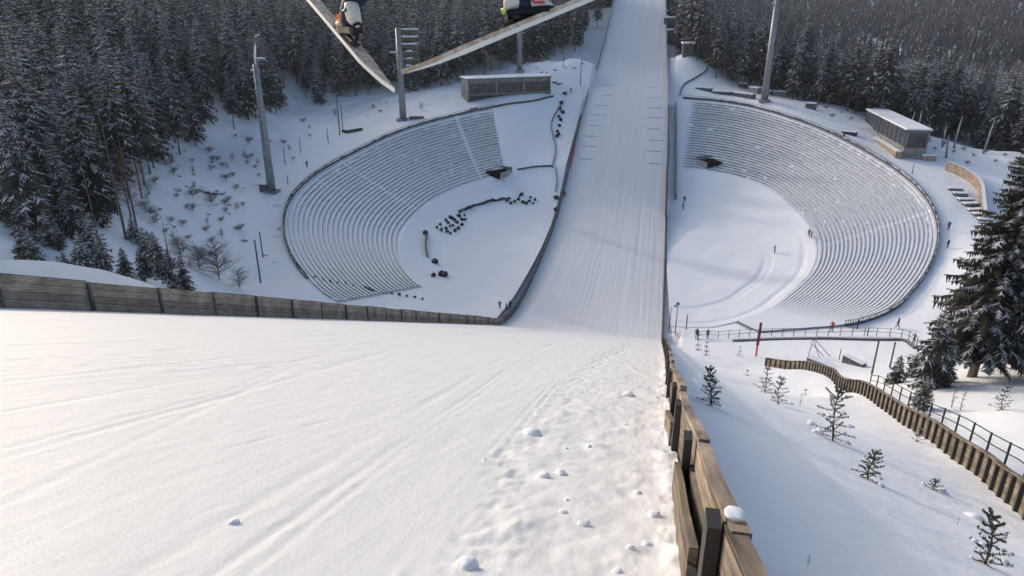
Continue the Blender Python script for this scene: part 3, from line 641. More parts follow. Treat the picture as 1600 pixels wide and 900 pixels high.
ok = (lf | rt) & (dp > 60) & (tp[1] < 330) & ~((cand[:, 0] > XL-5) & (cand[:, 0] < XRF(cand[:, 1])+6)) & ~(ins | ((r_ < rim_+9)))
# a tongue of open ground on the left: thin the trees above the rocks
P3 = P3[ok]; px = px[ok]; dp = dp[ok]; lf = lf[ok]
ed = np.where(lf, np.interp(px, *eL), np.interp(px, *eR)); depth_in = dp-ed
order = np.argsort(depth_in+dp*.15); sel = order[:285]; rest = order[285:]
rowname = ['front', 'second', 'third', 'fourth', 'fifth', 'sixth', 'seventh', 'eighth', 'ninth']
ordi = {}; cnt = {}
for i in sorted(sel, key=lambda j: px[j]):
    kk_ = (bool(lf[i]), min(8, int(depth_in[i]//7))); cnt[kk_] = cnt.get(kk_, 0)+1; ordi[i] = (rowname[kk_[1]], cnt[kk_])
for i in sel:
    x, y, z = P3[i]; e = depth_in[i] < 14; k = ('edge' if (random.random() < (.62 if e else .3)) else 'full', random.randrange(4))
    side = 'left' if lf[i] else 'right'
    if lf[i] and px[i] < 190: k = ('full', random.randrange(4))
    lab = ('bare-stemmed snow-dusted spruce, %s from left in the %s row of the %s forest edge' if k[0] == 'edge' else 'low-branching snowy spruce, %s from left in the %s row of the %s forest edge') % (ordn(ordi[i][1]), ordi[i][0], side)
    place_tree(k, x, y, random.uniform(.62, 1.12) if lf[i] else random.uniform(.66, 1.14), random.uniform(0, 6.28), lab, 'spruces at the %s forest edge, %s' % (side, 'bare below' if k[0] == 'edge' else 'branching low'), z=z-.2, tilt=random.uniform(-.02, .02))
# the wood behind: too many to count, one object
mid = [spruce_geo(23+i, 3.3+.2*i, 4+i, 17, 7, 3, 300+i, .8) for i in range(3)]
def scatter(name, pts, geos, label, mats, smin=.75, smax=1.1):
    Vs = []; Fs = []; Ms = []; off = 0; r = np.random.default_rng(5)
    which = r.integers(0, len(geos), len(pts))
    for g, (V, F, Mi) in enumerate(geos):
        p = pts[which == g]; n = len(p)
        if n == 0: continue
        a = r.uniform(0, 6.28, n); s = r.uniform(smin, smax, n); c, s_ = np.cos(a), np.sin(a)
        X = (V[None, :, 0]*c[:, None]-V[None, :, 1]*s_[:, None])*s[:, None]+p[:, 0:1]; Y = (V[None, :, 0]*s_[:, None]+V[None, :, 1]*c[:, None])*s[:, None]+p[:, 1:2]
        Z = V[None, :, 2]*s[:, None]+p[:, 2:3]; Vs.append(np.stack([X, Y, Z], -1).reshape(-1, 3))
        Fs.append((F[None]+(np.arange(n)*len(V))[:, None, None]+off).reshape(-1, 3)); off += n*len(V); Ms.append(np.tile(Mi, n))
    o = link(name, npmesh(name, np.concatenate(Vs), np.concatenate(Fs), mats, np.concatenate(Ms))); tag(o, label, 'forest', kind='stuff'); return o
mask = random.sample(range(len(rest)), len(rest))
scatter('spruce_forest', P3[rest]-(0, 0, .4), mid, 'dense dark snow-dusted spruce wood behind the first rows of trees', [M['needle'], M['snow_tree']])
def cone_geo(h, R, lv, n, seed):
    r = np.random.default_rng(seed); V = []; F = []; Mi = []
    for l in range(lv):
        z0 = h*(.12+.76*l/lv); rr = R*(1-l/lv)**.8+.2; top = z0+h*.30*(1-.3*l/lv)
        ang = np.sort(r.uniform(0, 6.28, n))
        for k in range(n):
            a = ang[k]; b = a+6.28/n*1.1; q = rr*r.uniform(.7, 1.2); i = len(V)
            V += [(0, 0, top), (q*math.cos(a), q*math.sin(a), z0-r.uniform(0, 1)), (q*math.cos(b), q*math.sin(b), z0-r.uniform(0, 1.2))]; F.append((i, i+1, i+2)); Mi.append(0)
            if r.random() < .12:
                i = len(V); m_ = r.uniform(.3, .6); V += [(q*m_*math.cos(a), q*m_*math.sin(a), top+(z0-top)*m_+.15), (q*math.cos(a), q*math.sin(a), z0+.1), (q*.9*math.cos(a+.35), q*.9*math.sin(a+.35), z0+.2)]; F.append((i, i+1, i+2)); Mi.append(1)
    return np.array(V), np.array(F), np.array(Mi)
fc = []
n = 38000; fxx = rng.uniform(-900, 1300, n); fyy = rng.uniform(330, 1900, n)
jx = np.round(fxx/5.5)*5.5+rng.uniform(-2, 2, n); jy = np.round(fyy/5.5)*5.5+rng.uniform(-2, 2, n)
zz = H0(jx, jy); Pf = np.column_stack([jx, jy, zz]); a, b, d_ = proj(Pf)
clear = lambda cx, cy, rx, ry: ((jx-cx)/rx)**2+((jy-cy)/ry)**2 < 1
k = (a > -80) & (a < 1690) & (b > -60) & (b < 300) & (np.hypot(jx, jy-100) > 300) & ~((abs(jx+12) < 22) & (jy < 445))
c1 = at(1378, 76, -2); c2 = at(1495, 84, -2); c3 = at(1075, 8, 40)
def on0(px_, py_):
    d = ray(px_, py_); t = np.arange(250, 2500, 4.); Q = CAM+d*t[:, None]; g = H0(Q[:, 0], Q[:, 1]); i = np.argmax(Q[:, 2] < g+6); return Q[i]
for pxy, rx in (((1376, 72), 20), ((1495, 80), 13), ((1075, 6), 16)):
    q = on0(*pxy); k &= ~clear(q[0], q[1], rx, rx*3.2)
Pf = Pf[k]; print('far trees', len(Pf))
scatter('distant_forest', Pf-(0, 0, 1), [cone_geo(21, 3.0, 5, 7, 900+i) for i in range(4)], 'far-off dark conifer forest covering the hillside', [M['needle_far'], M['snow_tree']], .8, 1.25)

# big spruces on the right bank
def stand_at(px_, py_): q = on(px_, py_); return q
q = stand_at(1518, 590); place_tree(('big', 0), q[0], q[1], 1.0, .4, 'tallest near spruce on the right bank, snow on dark branches, leaning trunk', 'big spruces on the right bank', tilt=.03)
q = stand_at(1640, 592); place_tree(('big', 0), q[0], q[1], 1.12, 2.2, 'dark snowy spruce cut by the right frame edge beside the tallest one', 'big spruces on the right bank')
q = stand_at(1450, 604); place_tree(('young', 1), q[0], q[1], 1.0, 1.4, 'small snow-laden spruce left of the tallest near spruce', 'young spruces on the right bank')
q = stand_at(1575, 598); place_tree(('big', 0), q[0]+3, q[1]+8, .70, 4.2, 'spruce half hidden behind the tallest near spruce', 'big spruces on the right bank')
for i, (a, b, s_, lab) in enumerate([(1398, 600, .5, 'little snowy spruce just behind the retaining wall'), (1438, 640, .42, 'slim small spruce beside the handrail'), (1425, 590, .42, 'small bushy spruce left of the young snow-laden spruce'), (1478, 598, .40, 'low bushy spruce at the foot of the tall near spruce')]):
    q = stand_at(a, b); place_tree(('young', i % 2), q[0], q[1], s_, i*1.3, lab, 'young spruces on the right bank')
# young snowy spruces at the left, over the mound
for i, (a, b, s_, lab) in enumerate([(40, 398, .9, 'snow-plastered young spruce at the far left of the thicket'), (85, 402, .7, 'second young spruce in the left thicket'), (120, 408, .95, 'tall young spruce rising from the left thicket behind the mound'), (160, 412, .62, 'short snow-plastered spruce in the thicket, middle'), (195, 418, .66, 'young spruce whose tip shows above the mound crest'), (225, 425, .55, 'small snowy spruce where the mound crest meets the fence'),
                                     (262, 428, .55, 'small snowy spruce just right of the mound'), (150, 398, 1.0, 'young spruce below the pair of bare trunks'), (18, 392, 1.1, 'leftmost young spruce of the thicket'), (245, 400, .6, 'low spruce between thicket and rocks')]):
    d = ray(a, b); Q = atd(a, b, 88+i % 3*6); z = HT(Q[0], Q[1]); place_tree(('young', i % 2), Q[0], Q[1], s_*1.1, i*1.7, lab, 'young spruces in the left thicket', z=max(z-.2, Q[2]-1.8*s_))
for i in range(34):
    rq = random.Random(i+70); a = rq.uniform(-5, 285); b = rq.uniform(372, 420); Q = atd(a, b, rq.uniform(84, 112)); z = HT(Q[0], Q[1])
    if proj((Q[0], Q[1], z))[1] > 470: z = Q[2]-3
    place_tree(('young', i % 2), Q[0], Q[1], rq.uniform(.45, .95), i, 'snow-plastered young spruce in the thicket below the tall spruces, %s of its group' % ordn(i+1), 'young spruces filling the thicket', z=z-.2)
def bare_geo(h, R, n, seed, up=.6):
    r = random.Random(seed); mb = MB(); mb.tube([(0, 0, -.3), (.1, 0, h*.5), (0, .1, h)], [.05*h/4+.02, .03*h/4+.015, .01], 5)
    for i in range(n):
        z = h*r.uniform(.12, .92); a = r.uniform(0, 6.28); L = R*(1-.6*z/h)*r.uniform(.5, 1.2); e = (math.cos(a)*L, math.sin(a)*L, z+L*up*r.uniform(.4, 1.3))
        mb.tube([(0, 0, z), e], [.022, .008], 3, cap=False)
        for j in range(5):
            t = r.uniform(.3, 1); p = (e[0]*t, e[1]*t, z+(e[2]-z)*t); b = a+r.uniform(-1.3, 1.3); l = L*r.uniform(.2, .5)
            mb.tube([p, (p[0]+math.cos(b)*l, p[1]+math.sin(b)*l, p[2]+l*r.uniform(.1, 1))], [.012, .005], 3, m=1 if r.random() < .3 else 0, cap=False)
    return mb
bme = {}
for key, h, R, n, m_ in (('shrub', 4.2, 2.6, 130, 'twig'), ('low', 1.3, 1.5, 60, 'twig'), ('low2', .8, 1.2, 50, 'brown'), ('low3aa', 2.2, 1.0, 50, 'twig'), ('brown', 11, 3.2, 120, 'brown'), ('whip', 3.0, .5, 14, 'twig')):
    mb = bare_geo(h, R, n, hash(key) % 97 if False else len(key)*7); bme[key] = mb.mesh('branches', [M[m_], M['snow_tree']])
def place_bare(key, x, y, sc, rz, label, group, z=None, name='bare_shrub', cat='shrub'):
    o = link(name, bme[key], loc=(x, y, HT(x, y) if z is None else z)); o.scale = (sc,)*3; o.rotation_euler = (0, 0, rz); tag(o, label, cat, group); return o
for i, (a, b, d, s_, lab) in enumerate([(345, 438, 0, 1.55, 'big dark leafless shrub with snowy twigs above the board fence'), (318, 440, 0, 1.1, 'leafless shrub joined to the left flank of the big dark one'), (375, 436, 0, .9, 'smaller leafless shrub right of the big dark one'), (290, 436, 0, .8, 'leafless shrub between young spruces and the big dark shrub')]):
    q = at(a, b+14, 4); place_bare('shrub', q[0], q[1], s_, i*1.9, lab, 'leafless shrubs above the board fence')
for i, (a, b, lab) in enumerate([(195, 300, 'brown leafless birch before the dark spruces'), (222, 310, 'right one of the two brown leafless birches'), (205, 340, 'brown leafless birch low among the bare trunks')]):
    q = on(a, b); place_bare('brown', q[0], q[1], 1.2, i*2., lab, 'brown birches at the left', name='birch_tree', cat='tree')
rb = random.Random(9)
for i, (a, b) in enumerate(sorted([(rb.uniform(225, 400), rb.uniform(235, 420)) for _ in range(55)]+[(470, 190), (480, 200), (448, 235), (455, 250), (395, 262), (400, 275), (350, 330), (372, 360), (300, 330), (285, 350), (320, 360), (365, 212), (385, 225), (330, 250), (345, 262), (500, 165), (520, 180), (580, 170), (600, 165), (655, 172), (270, 380), (390, 245), (300, 270), (360, 275), (310, 395), (375, 320), (480, 215), (440, 225), (250, 330), (275, 310), (245, 350), (260, 365)])):
    q = on(a, b); place_bare(('low', 'low2', 'low3aa')[i % 3], q[0]+.01*i, q[1], random.uniform(.5, 1.3), i*1.1, ('low', 'flat brownish', 'upright')[i % 3]+' leafless bush in snow on the left hillside, %s bush from left' % ordn(i+1), 'twiggy bushes on the left hillside')
for i, (a, b) in enumerate(sorted([(1300, 185), (1315, 178), (1330, 188), (1345, 172), (1460, 235), (1475, 228), (1490, 240), (1505, 236), (1520, 246), (1540, 240), (1555, 255), (1580, 262), (1450, 222), (1290, 172), (1275, 170), (1510, 258), (1590, 275), (1570, 245)])):
    q = on(a, b); place_bare('low', q[0], q[1], random.uniform(.5, 1.0), i*1.1, 'low leafless bush in the snow near the right forest, %s from left' % ordn(i+1), 'twiggy bushes near the right forest')
for i, (a, b) in enumerate(sorted([(1432, 215), (1450, 222), (1472, 230), (1490, 232), (1553, 232), (1478, 247), (1420, 212), (1536, 240)])):
    q = on(a, b); mb = MB() if i == 0 else None
    if i == 0: snag = MB().tube([(0, 0, -.3), (.15, 0, 4), (.3, .1, 8)], [.3, .24, .12], 7).tube([(.15, 0, 4), (.9, .2, 5)], [.08, .03], 4).mesh('dead_trunk', [M['steel']], True)
    o = link('dead_tree', snag, loc=q); o.rotation_euler = (random.uniform(-.06, .06), random.uniform(-.06, .12), i); o.scale = (1, 1, random.uniform(.6, 1.2)); tag(o, 'grey branchless dead trunk before the right forest, %s from left' % ordn(i+1), 'dead tree', 'dead trunks by the right forest')
# two tall bare trunks on the left and lone thin stems
for i, (a, b, h, r0, lab) in enumerate([(197, 374, 21, .22, 'left one of two tall bare conifer trunks in the gap'), (217, 372, 18, .2, 'right one of two tall bare conifer trunks in the gap'), (265, 408, 7.5, .12, 'thin dark leaning stem between trunks and shrubs'), (286, 414, 6.5, .09, 'thinner pale stem right of the leaning stem'), (155, 380, 14, .16, 'bare trunk against the left thicket')]):
    q = on(a, b); me = trunk_me(h, r0, 14 if i < 2 else 5, 500+i, 'bare_trunk'); o = link('dead_tree', me, loc=q); tag(o, lab, 'tree trunk')
# rocks
def rock_me(seed, sx, sy, sz, snowcap=True):
    bm = bmesh.new(); bmesh.ops.create_icosphere(bm, subdivisions=3, radius=1); r = random.Random(seed); ox = r.uniform(0, 50)
    for v in bm.verts:
        n_ = float(fbm(np.array(v.co.x*1.3+ox), np.array(v.co.y*1.3+v.co.z*1.7), 3)); v.co *= 1+.28*n_; v.co = Vector((v.co.x*sx, v.co.y*sy, v.co.z*sz))
    bm.normal_update(); me = bpy.data.meshes.new('rock'); 
    for f_ in bm.faces: f_.material_index = 1 if (snowcap and f_.normal.z > .35) else 0
    bm.to_mesh(me); bm.free(); me.materials.append(M['rock']); me.materials.append(M['snow']); return me
for i, (a, b, s_, lab) in enumerate([(322, 297, (3.0, 1.5, 1.0), 'largest snow-capped dark rock slab on the left hillside'), (340, 302, (1.6, 1, .7), 'rock slab right of the largest one'), (296, 292, (1.0, .8, .6), 'rounded snowy rock above the slab, middle'), (277, 296, (.9, .8, .6), 'dark rock left of the slab'), (292, 303, (.7, .6, .4), 'small rock below the rounded one'), (335, 320, (1.1, .6, .4), 'low rock below the slabs'), (325, 334, (.8, .6, .4), 'lowest small rock under the slabs'),
                                     (368, 357, (.7, .6, .5), 'dark rock beside the lone path, upper'), (382, 378, (.6, .5, .5), 'dark stone just right of shrub'), (213, 228, (1.5, 1, .8), 'snowy rock at the forest foot'), (388, 215, (1.6, 1.2, .8), 'snowy boulder under the forest, left of the mast'), (436, 358, (.5, .5, .4), 'little dark stone near the left rim')]):
    q = on(a, b); q[2] -= .15*s_[2]; o = link('rock', rock_me(i, *s_), loc=q); o.rotation_euler = (0, 0, i*.9); tag(o, lab, 'rock', 'rocks on the left hillside')

rmv = [rock_me(60+i, 1, .8, .6) for i in range(4)]
for i in range(60):
    a, b = (rb.uniform(230, 440), rb.uniform(205, 415)) if i % 5 else (rb.uniform(430, 620), rb.uniform(150, 185))
    q = on(a, b) if i % 6 else on(rb.uniform(820, 925), rb.uniform(88, 118)); o = link('rock', rmv[i % 4], loc=q-(0, 0, .1)); o.rotation_euler = (0, 0, i*1.3); s_ = rb.uniform(.3, .9); o.scale = (s_*rb.uniform(.8, 1.6), s_, s_*.7)
    tag(o, 'small half-buried snowy stone in the snow below the left forest', 'rock', 'small stones below the left forest')
# ------------------------------------------------------------------ floodlight masts
def mast(px_, py_, topy, r0, r1, label, zextra=0, lamps=0, lean=0, panel=False):
    q = on(px_, py_); dep = proj(q)[2]
    hgt = 5.0
    for _ in range(60):
        if proj(q+(0, 0, hgt))[1] < topy: break
        hgt += .8
    root = empty('floodlight_mast', q); tag(root, label, 'floodlight mast', 'tall floodlight masts round the bowl')
    MB().tube([(0, 0, -.5), (0, 0, hgt*.5), (0, 0, hgt)], [r0, (r0+r1)/2, r1], 10).build('pole', M['steel'], root, True)
    MB().box((0, 0, .1), (r0*3, r0*3, .8)).build('base', M['concrete'], root)
    if panel:
        mb = MB(); fc_ = math.atan2(-q[0], -q[1])
        ux, uy = math.cos(-math.atan2(q[0], q[1])), math.sin(-math.atan2(q[0], q[1]))
        R_ = [[ux, -uy, 0], [uy, ux, 0], [0, 0, 1]]
        for j in range(6):
            z = hgt-.6-j*2.1; w = 5.4-.3*j
            b = MB(); b.box((ux*(r1+w/2), uy*(r1+w/2), z), (w, .5, .22), rot=R_); fr = b.build('crossbar', M['steel'], root)
            MB().box((ux*(r1+w/2), uy*(r1+w/2), z+.26), (w*(.98 if j < 3 else .4), .55, .28), rot=R_).build('snow_cap', M['snow'], fr)
            for c_ in range(4):
                l = MB(); l.box((ux*(r1+.7+c_*w/4.4), uy*(r1+.7+c_*w/4.4), z-.75), (.95, .35, .95), rot=R_); l.build('floodlight', M['green'], root)
        MB().box((ux*-1.6, uy*-1.6, hgt-7.2), (2.6, .5, .25), rot=R_).build('crossbar', M['steel'], root)
        MB().box((ux*-1.6, uy*-1.6, hgt-6.95), (2.4, .5, .25), rot=R_).build('snow_cap', M['snow'], root)
    for j in range(lamps):
        s_ = -1 if j % 2 else 1; z = hgt-j*.0
        l = MB(); l.tube([(0, 0, hgt-.4-j*2.6), (.5*s_+.5, .2, hgt+.9-j*2.6)], [.15, .12], 6); l.box((.9*s_+.5, .2, hgt+1.0-j*2.6), (2.0, .7, .5)); a_ = l.build('lamp_head', M['steel'], root)
        MB().box((.9*s_+.5, .2, hgt+1.35-j*2.6), (1.9, .75, .20)).build('snow_cap', M['snow'], a_)
    return root, q, hgt
rt_, q, hg = mast(425, 301, 105, 1.05, .62, 'thick grey mast standing left of the left grandstand', lamps=2)
MB().tube([(0, 0, hg-1), (.2, 0, hg+2), (.6, 0, hg+4), (.9, 0, hg+6), (1.9, 0, hg+6.4)], [.28, .24, .22, .2, .16], 6).build('lamp_arm', M['snow'], rt_, True)
mast(630, 188, 47, 1.1, .8, 'grey mast behind the left rim carrying rows of snow-topped floodlights', panel=True)
mast(812, 112, 22, .95, .8, 'grey mast half hidden behind the ski above the pavilion', lamps=1)
mast(1194, 158, 2, 1.2, .8, 'tall grey mast on the plateau behind the right grandstand', lamps=2)
q = on(414, 300); o = MB().box((0, 0, .9), (1.8, 1.6, 2.2)).build('switch_cabinet', M['dark']); o.location = q; MB().box((0, 0, 2.1), (2.0, 1.8, .25)).build('snow_cap', M['snow'], o); tag(o, 'small dark cabinet at the foot of the left mast', 'cabinet')

# ------------------------------------------------------------------ buildings
def oriented(qa, qb):
    d = np.array(qb[:2])-np.array(qa[:2]); return math.atan2(d[1], d[0]), float(np.linalg.norm(d))
# left pavilion
qa, qb = on(731, 161), on(860, 148); rz, L_ = oriented(qa, qb); z0 = min(qa[2], qb[2])
root = empty('pavilion', (qa[0], qa[1], z0), rz); tag(root, 'long grey glazed pavilion with snowy flat roof above the left grandstand', 'building')
Dp = 7.0; Hh = 7.2
mb = MB().box((L_/2, Dp/2+.3, Hh/2-.3), (L_, Dp, Hh+.6)); mb.build('wall', M['clad'], root)
mb = MB().box((L_/2, Dp/2+.2, Hh+.12), (L_+.8, Dp+1.2, .24)); rf = mb.build('roof', M['dark'], root)
mb = MB().box((L_/2, Dp/2+.2, Hh+.42), (L_+.6, Dp+1.0, .36)); mb.build('snow_cap', M['snow'], rf)
nb_ = 3; 
for i in range(nb_):
    x0 = i*L_/nb_; w = L_/nb_
    MB().box((x0+w/2, .20, 4.4), (w-.7, .18, 3.0)).build('window_band', M['glass'], root)
    MB().box((x0+w/2, .20, 1.1), (w-.7, .18, 1.6)).build('window_band', M['glass'], root)
    MB().box((x0+.15, .08, Hh/2), (.35, .5, Hh)).build('pillar', M['steel'], root)
    for k_ in range(7): MB().box((x0+.6+k_*(w-1.0)/7, .06, 4.4), (.09, .1, 3.0)).build('mullion', M['clad'], root)
MB().box((L_/2, -.5, 2.55), (L_, 1.2, .3)).build('balcony_ledge', M['clad'], root)
MB().box((L_-.15, .08, Hh/2), (.35, .5, Hh)).build('pillar', M['steel'], root)
# right judges' box
qa, qb = at(1348, 203, 12.6), at(1409, 240, 12.6); rz, L_ = oriented(qa, qb); z0 = 12.6
root = empty('judges_building', (qa[0], qa[1], z0), rz); tag(root, 'long boxy glazed building with snowy roof and brown plinth above the right grandstand', 'building')
Dp = 5.6; Hh = 6.0
MB().box((L_/2, Dp/2+.3, Hh/2-2), (L_, Dp, Hh+4)).build('wall', M['clad'], root)
rf = MB().box((L_/2, Dp/2+.3, Hh+.15), (L_+.7, Dp+.9, .3)).build('roof', M['dark'], root); MB().box((L_/2, Dp/2+.3, Hh+.5), (L_+.5, Dp+.8, .4)).build('snow_cap', M['snow'], rf)
MB().box((L_/2, -.9, -.7), (L_+1.5, 1.7, 2.6)).build('plinth', M['cladw'], root)
for i in range(10): MB().box((L_*(i+.5)/10, .2, 3.9), (L_/10-.35, .16, 4.2)).build('window', M['glass'], root)
MB().box((L_+.1, Dp/2+.3, 3.6), (.16, Dp-1, 3.8)).build('window', M['glass'], root)
MB().box((L_*.5, -.9, .68), (L_+1.3, 1.5, .14)).build('snow_ledge', M['snow'], root)
# huts by the outrun top
def hut(px_, py_, w, d, h, label, rz=0, z=None):
    q = on(px_, py_); root = empty('hut', (q[0], q[1], q[2] if z is None else z), rz); tag(root, label, 'hut', 'huts beside the upper outrun')
    MB().box((0, 0, h/2-1.5), (w, d, h+3)).build('wall', M['dark'], root); MB().box((0, -d/2-.03, h*.45), (w*.6, .06, h*.5)).build('window', M['glass'], root)
    rf = MB().box((0, 0, h+.12), (w+.8, d+.8, .24)).build('roof', M['clad'], root); MB().box((0, 0, h+.45), (w+.8, d+.8, .45)).build('snow_cap', M['snow'], rf)
hut(1050, 66, 4.2, 4.5, 4.5, 'dark hut nearest the outrun edge with snowy roof'); hut(1062, 74, 4.5, 5, 5.5, 'middle dark hut with snowy roof beside the upper outrun', .2)
hut(1074, 84, 4, 4.5, 3.4, 'lowest dark hut with snow roof at the slope top', .1); hut(1046, 44, 5, 6, 4, 'small hut with white roof highest beside the outrun')
# low snow-topped walls and cabins on the right plateau
def low_block(pa, pb, w, h, label, m='dark', name='low_wall', cat='wall', sn=.35):
    qa, qb = on(*pa), on(*pb); rz, L_ = oriented(qa, qb); o = MB().box((L_/2, 0, h/2-.4), (L_, w, h+.8)).build(name, M[m]); o.location = (qa[0], qa[1], min(qa[2], qb[2])); o.rotation_euler = (0, 0, rz)
    MB().box((L_/2, 0, h+sn/2+.003), (L_*.97, w*1.02, sn)).build('snow_cap', M['snow'], o); tag(o, label, cat); return o
low_block((1087, 138), (1112, 144), 1.2, 1.2, 'snow-topped low wall left end of the right plateau'); low_block((1113, 145), (1142, 149), 1.6, 1.0, 'snow-topped low wall joining the plateau row, second from left')
low_block((1140, 147), (1178, 155), 1.6, 1.4, 'longest snow-topped wall just left of the right mast'); low_block((1154, 134), (1166, 138), 2.5, 1.6, 'small snow-heaped shed at the foot of the slope', name='shed', cat='shed')
low_block((1174, 143), (1188, 147), 3, 2.0, 'low cabin with white roof left of the right mast', 'clad', 'cabin', 'cabin'); low_block((1200, 147), (1230, 152), 2, 1.8, 'low cabin with snowy roof right of the mast', 'clad', 'cabin', 'cabin')
low_block((1259, 168), (1274, 172), 1.5, 1.9, 'dark container on the plateau near the forest', 'dark', 'container', 'container')
low_block((1316, 207), (1338, 213), 2.0, 1.1, 'dark flatbed trailer parked behind the right rim', 'black', 'trailer', 'trailer', .12)
low_block((538, 208), (563, 203), 2.2, .9, 'low dark sledge trailer with snow near the left rim', 'black', 'trailer', 'trailer', .10); low_block((870, 133), (887, 124), 1.2, .5, 'dark boards stacked beside the left pavilion', 'dark', 'board_stack', 'board stack', .1)
low_block((864, 131), (884, 118), 1.0, .5, 'second stack of dark boards behind the first one', 'dark', 'board_stack', 'board stack', .1)
low_block((1424, 240), (1452, 252), 3.5, 1.3, 'brown flat snow-covered shed below the boxy building', 'cladw', 'shed', 'shed'); low_block((640, 187), (662, 185), 1.2, 1.1, 'dark bench table at the left rim by the mast', 'dark', 'table', 'table', .06)
o, _ = line_wall('retaining_wall', [(1478, 266), (1500, 275), (1517, 286), (1530, 300), (1533, 320), (1536, 345)], 2.4, .7, 'tan curved retaining wall above the path on the right', [M['cladw'], M['snow']])
for i in range(7):
    t = i/6; a, b = 1481+t*46, 297+t*48; low_block((a, b), (a+22, b+3), 1.3, .7+.15*(i % 2), 'stacked snowy dark timber beam below the tan retaining wall, in a stepped row', 'rock', 'timber_beam', 'beam', .22)['group'] = 'stepped timber beams'
for o in [o for o in COL.objects if o.name.startswith('timber_beam')]: o['group'] = 'stepped timber beams'
# tunnel mouths in the stands
for (a, b, side, rzv, lab) in ((779, 261, -1, -.35, 'dark square stair mouth in the left grandstand'), (1108, 254, 1, .5, 'dark square stair mouth in the right grandstand')):
    q = at(a, b, 6.3); root = empty('stair_mouth', q, rzv); tag(root, lab, 'entrance')
    z = HT(q[0], q[1])-q[2]
    MB().box((0, 0, z-.15), (4.8, 5.6, 1.5)).build('painted_dark_block', M['void'], root)  # solid block; its near-black colour stands in for the shade inside the mouth
    for sx in (-1, 1): MB().box((sx*2.55, 0, z-.05), (.3, 5.8, 1.5)).build('side_wall', M['bench'], root)
    MB().box((0, 2.96, z+.5), (5.4, .3, 1.9)).build('back_wall', M['clad'], root)
# fences inside the left half
line_wall('low_fence', [(863, 263), (868, 235), (862, 195), (880, 160)], .5, .14, 'thin dark fence line climbing beside the left outrun barrier', [M['dark'], M['dark']], 'fence', 30, z0=-.3)
line_wall('low_fence', [(808, 266), (835, 263), (863, 262)], .5, .14, 'short dark fence line at the foot of the smooth left slope', [M['dark'], M['dark']], 'fence', 12, z0=-.3)
line_wall('low_fence', [(868, 264), (870, 285), (868, 300)], .4, .12, 'faint fence line dropping to the arena floor', [M['dark'], M['dark']], 'fence', 12, z0=-.3)
line_wall('low_fence', [(735, 172), (770, 168), (812, 163), (835, 159), (865, 152)], .6, .2, 'dark fence line below the left pavilion', [M['dark'], M['dark']], 'fence', 24, z0=-.3)
line_wall('low_fence', [(668, 368), (665, 385), (668, 404)], .9, .3, 'short dark curved board at the left arena edge', [M['dark'], M['dark']], 'fence', 12, z0=-.3)
line_wall('low_fence', [(1062, 150), (1068, 134), (1085, 124), (1103, 112), (1106, 106)], .5, .25, 'dark fence line zigzagging up the slope right of the outrun', [M['dark'], M['dark']], 'fence', 24, z0=-.3)
line_wall('low_fence', [(568, 450), (585, 459)], .5, .16, 'thin dark line of fence near the board fence in the lower left stand', [M['dark'], M['dark']], 'fence', 12, z0=-.3)
# line marks on the outrun
mk = [(942, 960, 133), (938, 957, 149), (930, 950, 165), (925, 948, 180), (920, 941, 197), (912, 935, 213), (910, 932, 229), (905, 926, 249), (1010, 1027, 137), (1011, 1030, 153), (1013, 1033, 169), (1004, 1035, 184), (1012, 1032, 202), (1013, 1036, 220), (1009, 1033, 237), (1013, 1035, 256)]
for i, (a, b, c) in enumerate(mk):
    Q = []
    for x_ in (a, b):
        d = ray(x_, c); t = np.arange(100, 420, .25); R_ = CAM+d*t[:, None]; k_ = np.argmax(R_[:, 2] < P(R_[:, 1])); Q.append(R_[k_])
    yv = (Q[0][1]+Q[1][1])/2; x0 = max(Q[0][0], XL+.6); x1 = min(Q[1][0], float(XRF(yv))-.5); xs_ = np.linspace(x0, x1, 6); mb = MB(); zc = P(yv)
    sl_ = float(P(yv+.3)-P(yv-.3))/.6
    for j in range(5):
        w = .13; mb.add([(xs_[j]-x0, -w, -w*sl_+.02), (xs_[j+1]-x0, -w, -w*sl_+.02), (xs_[j+1]-x0, w, w*sl_+.02), (xs_[j]-x0, w, w*sl_+.02)], [(0, 1, 2, 3)])
    weld(mb); o = mb.build('distance_mark', M['blueline']); o.location = (x0, yv, zc)
    col = 'left' if i < 8 else 'right'; n_ = i % 8; od = ['farthest', 'second farthest', 'third farthest', 'fourth farthest', 'fourth nearest', 'third nearest', 'second nearest', 'nearest'][n_]
    tag(o, 'thin blue cross line on the outrun snow, %s of the %s column' % (od, col), 'line mark', 'blue distance marks on the outrun')
# dark bundles lying in the arena
def bundle_me(seed):
    r = random.Random(seed); bm = bmesh.new(); bmesh.ops.create_cube(bm, size=1); bmesh.ops.bevel(bm, geom=bm.edges[:], offset=.22, segments=2, affect='EDGES')
    for v in bm.verts: v.co = Vector((v.co.x*1.2, v.co.y*.8, (v.co.z+.4)*.95))+Vector((r.uniform(-.05, .05), r.uniform(-.05, .05), 0))
    bm.normal_update(); me = bpy.data.meshes.new('bundle')
    for f_ in bm.faces: f_.material_index = 1 if f_.normal.z > .85 and r.random() < .5 else 0
    bm.to_mesh(me); bm.free(); me.materials.append(M['jackd']); me.materials.append(M['snow']); return me
bms = [bundle_me(i) for i in range(3)]
def bundles(pts, label, group, sc=1):
    for i, (a, b) in enumerate(sorted(pts)):
        q = on(a, b); o = link('bundle', bms[i % 3], loc=q); o.rotation_euler = (0, 0, random.uniform(0, 3)); o.scale = (sc*random.uniform(.8, 1.2),)*3; tag(o, label+', '+ordn(i+1)+' from left', 'bundle', group)
bundles([(723+i*4.3, 330-18*math.sin(i/17*1.45)) for i in range(18)], 'dark bundle in the dotted curve behind the left arena', 'dark bundles in the curved row', .75)
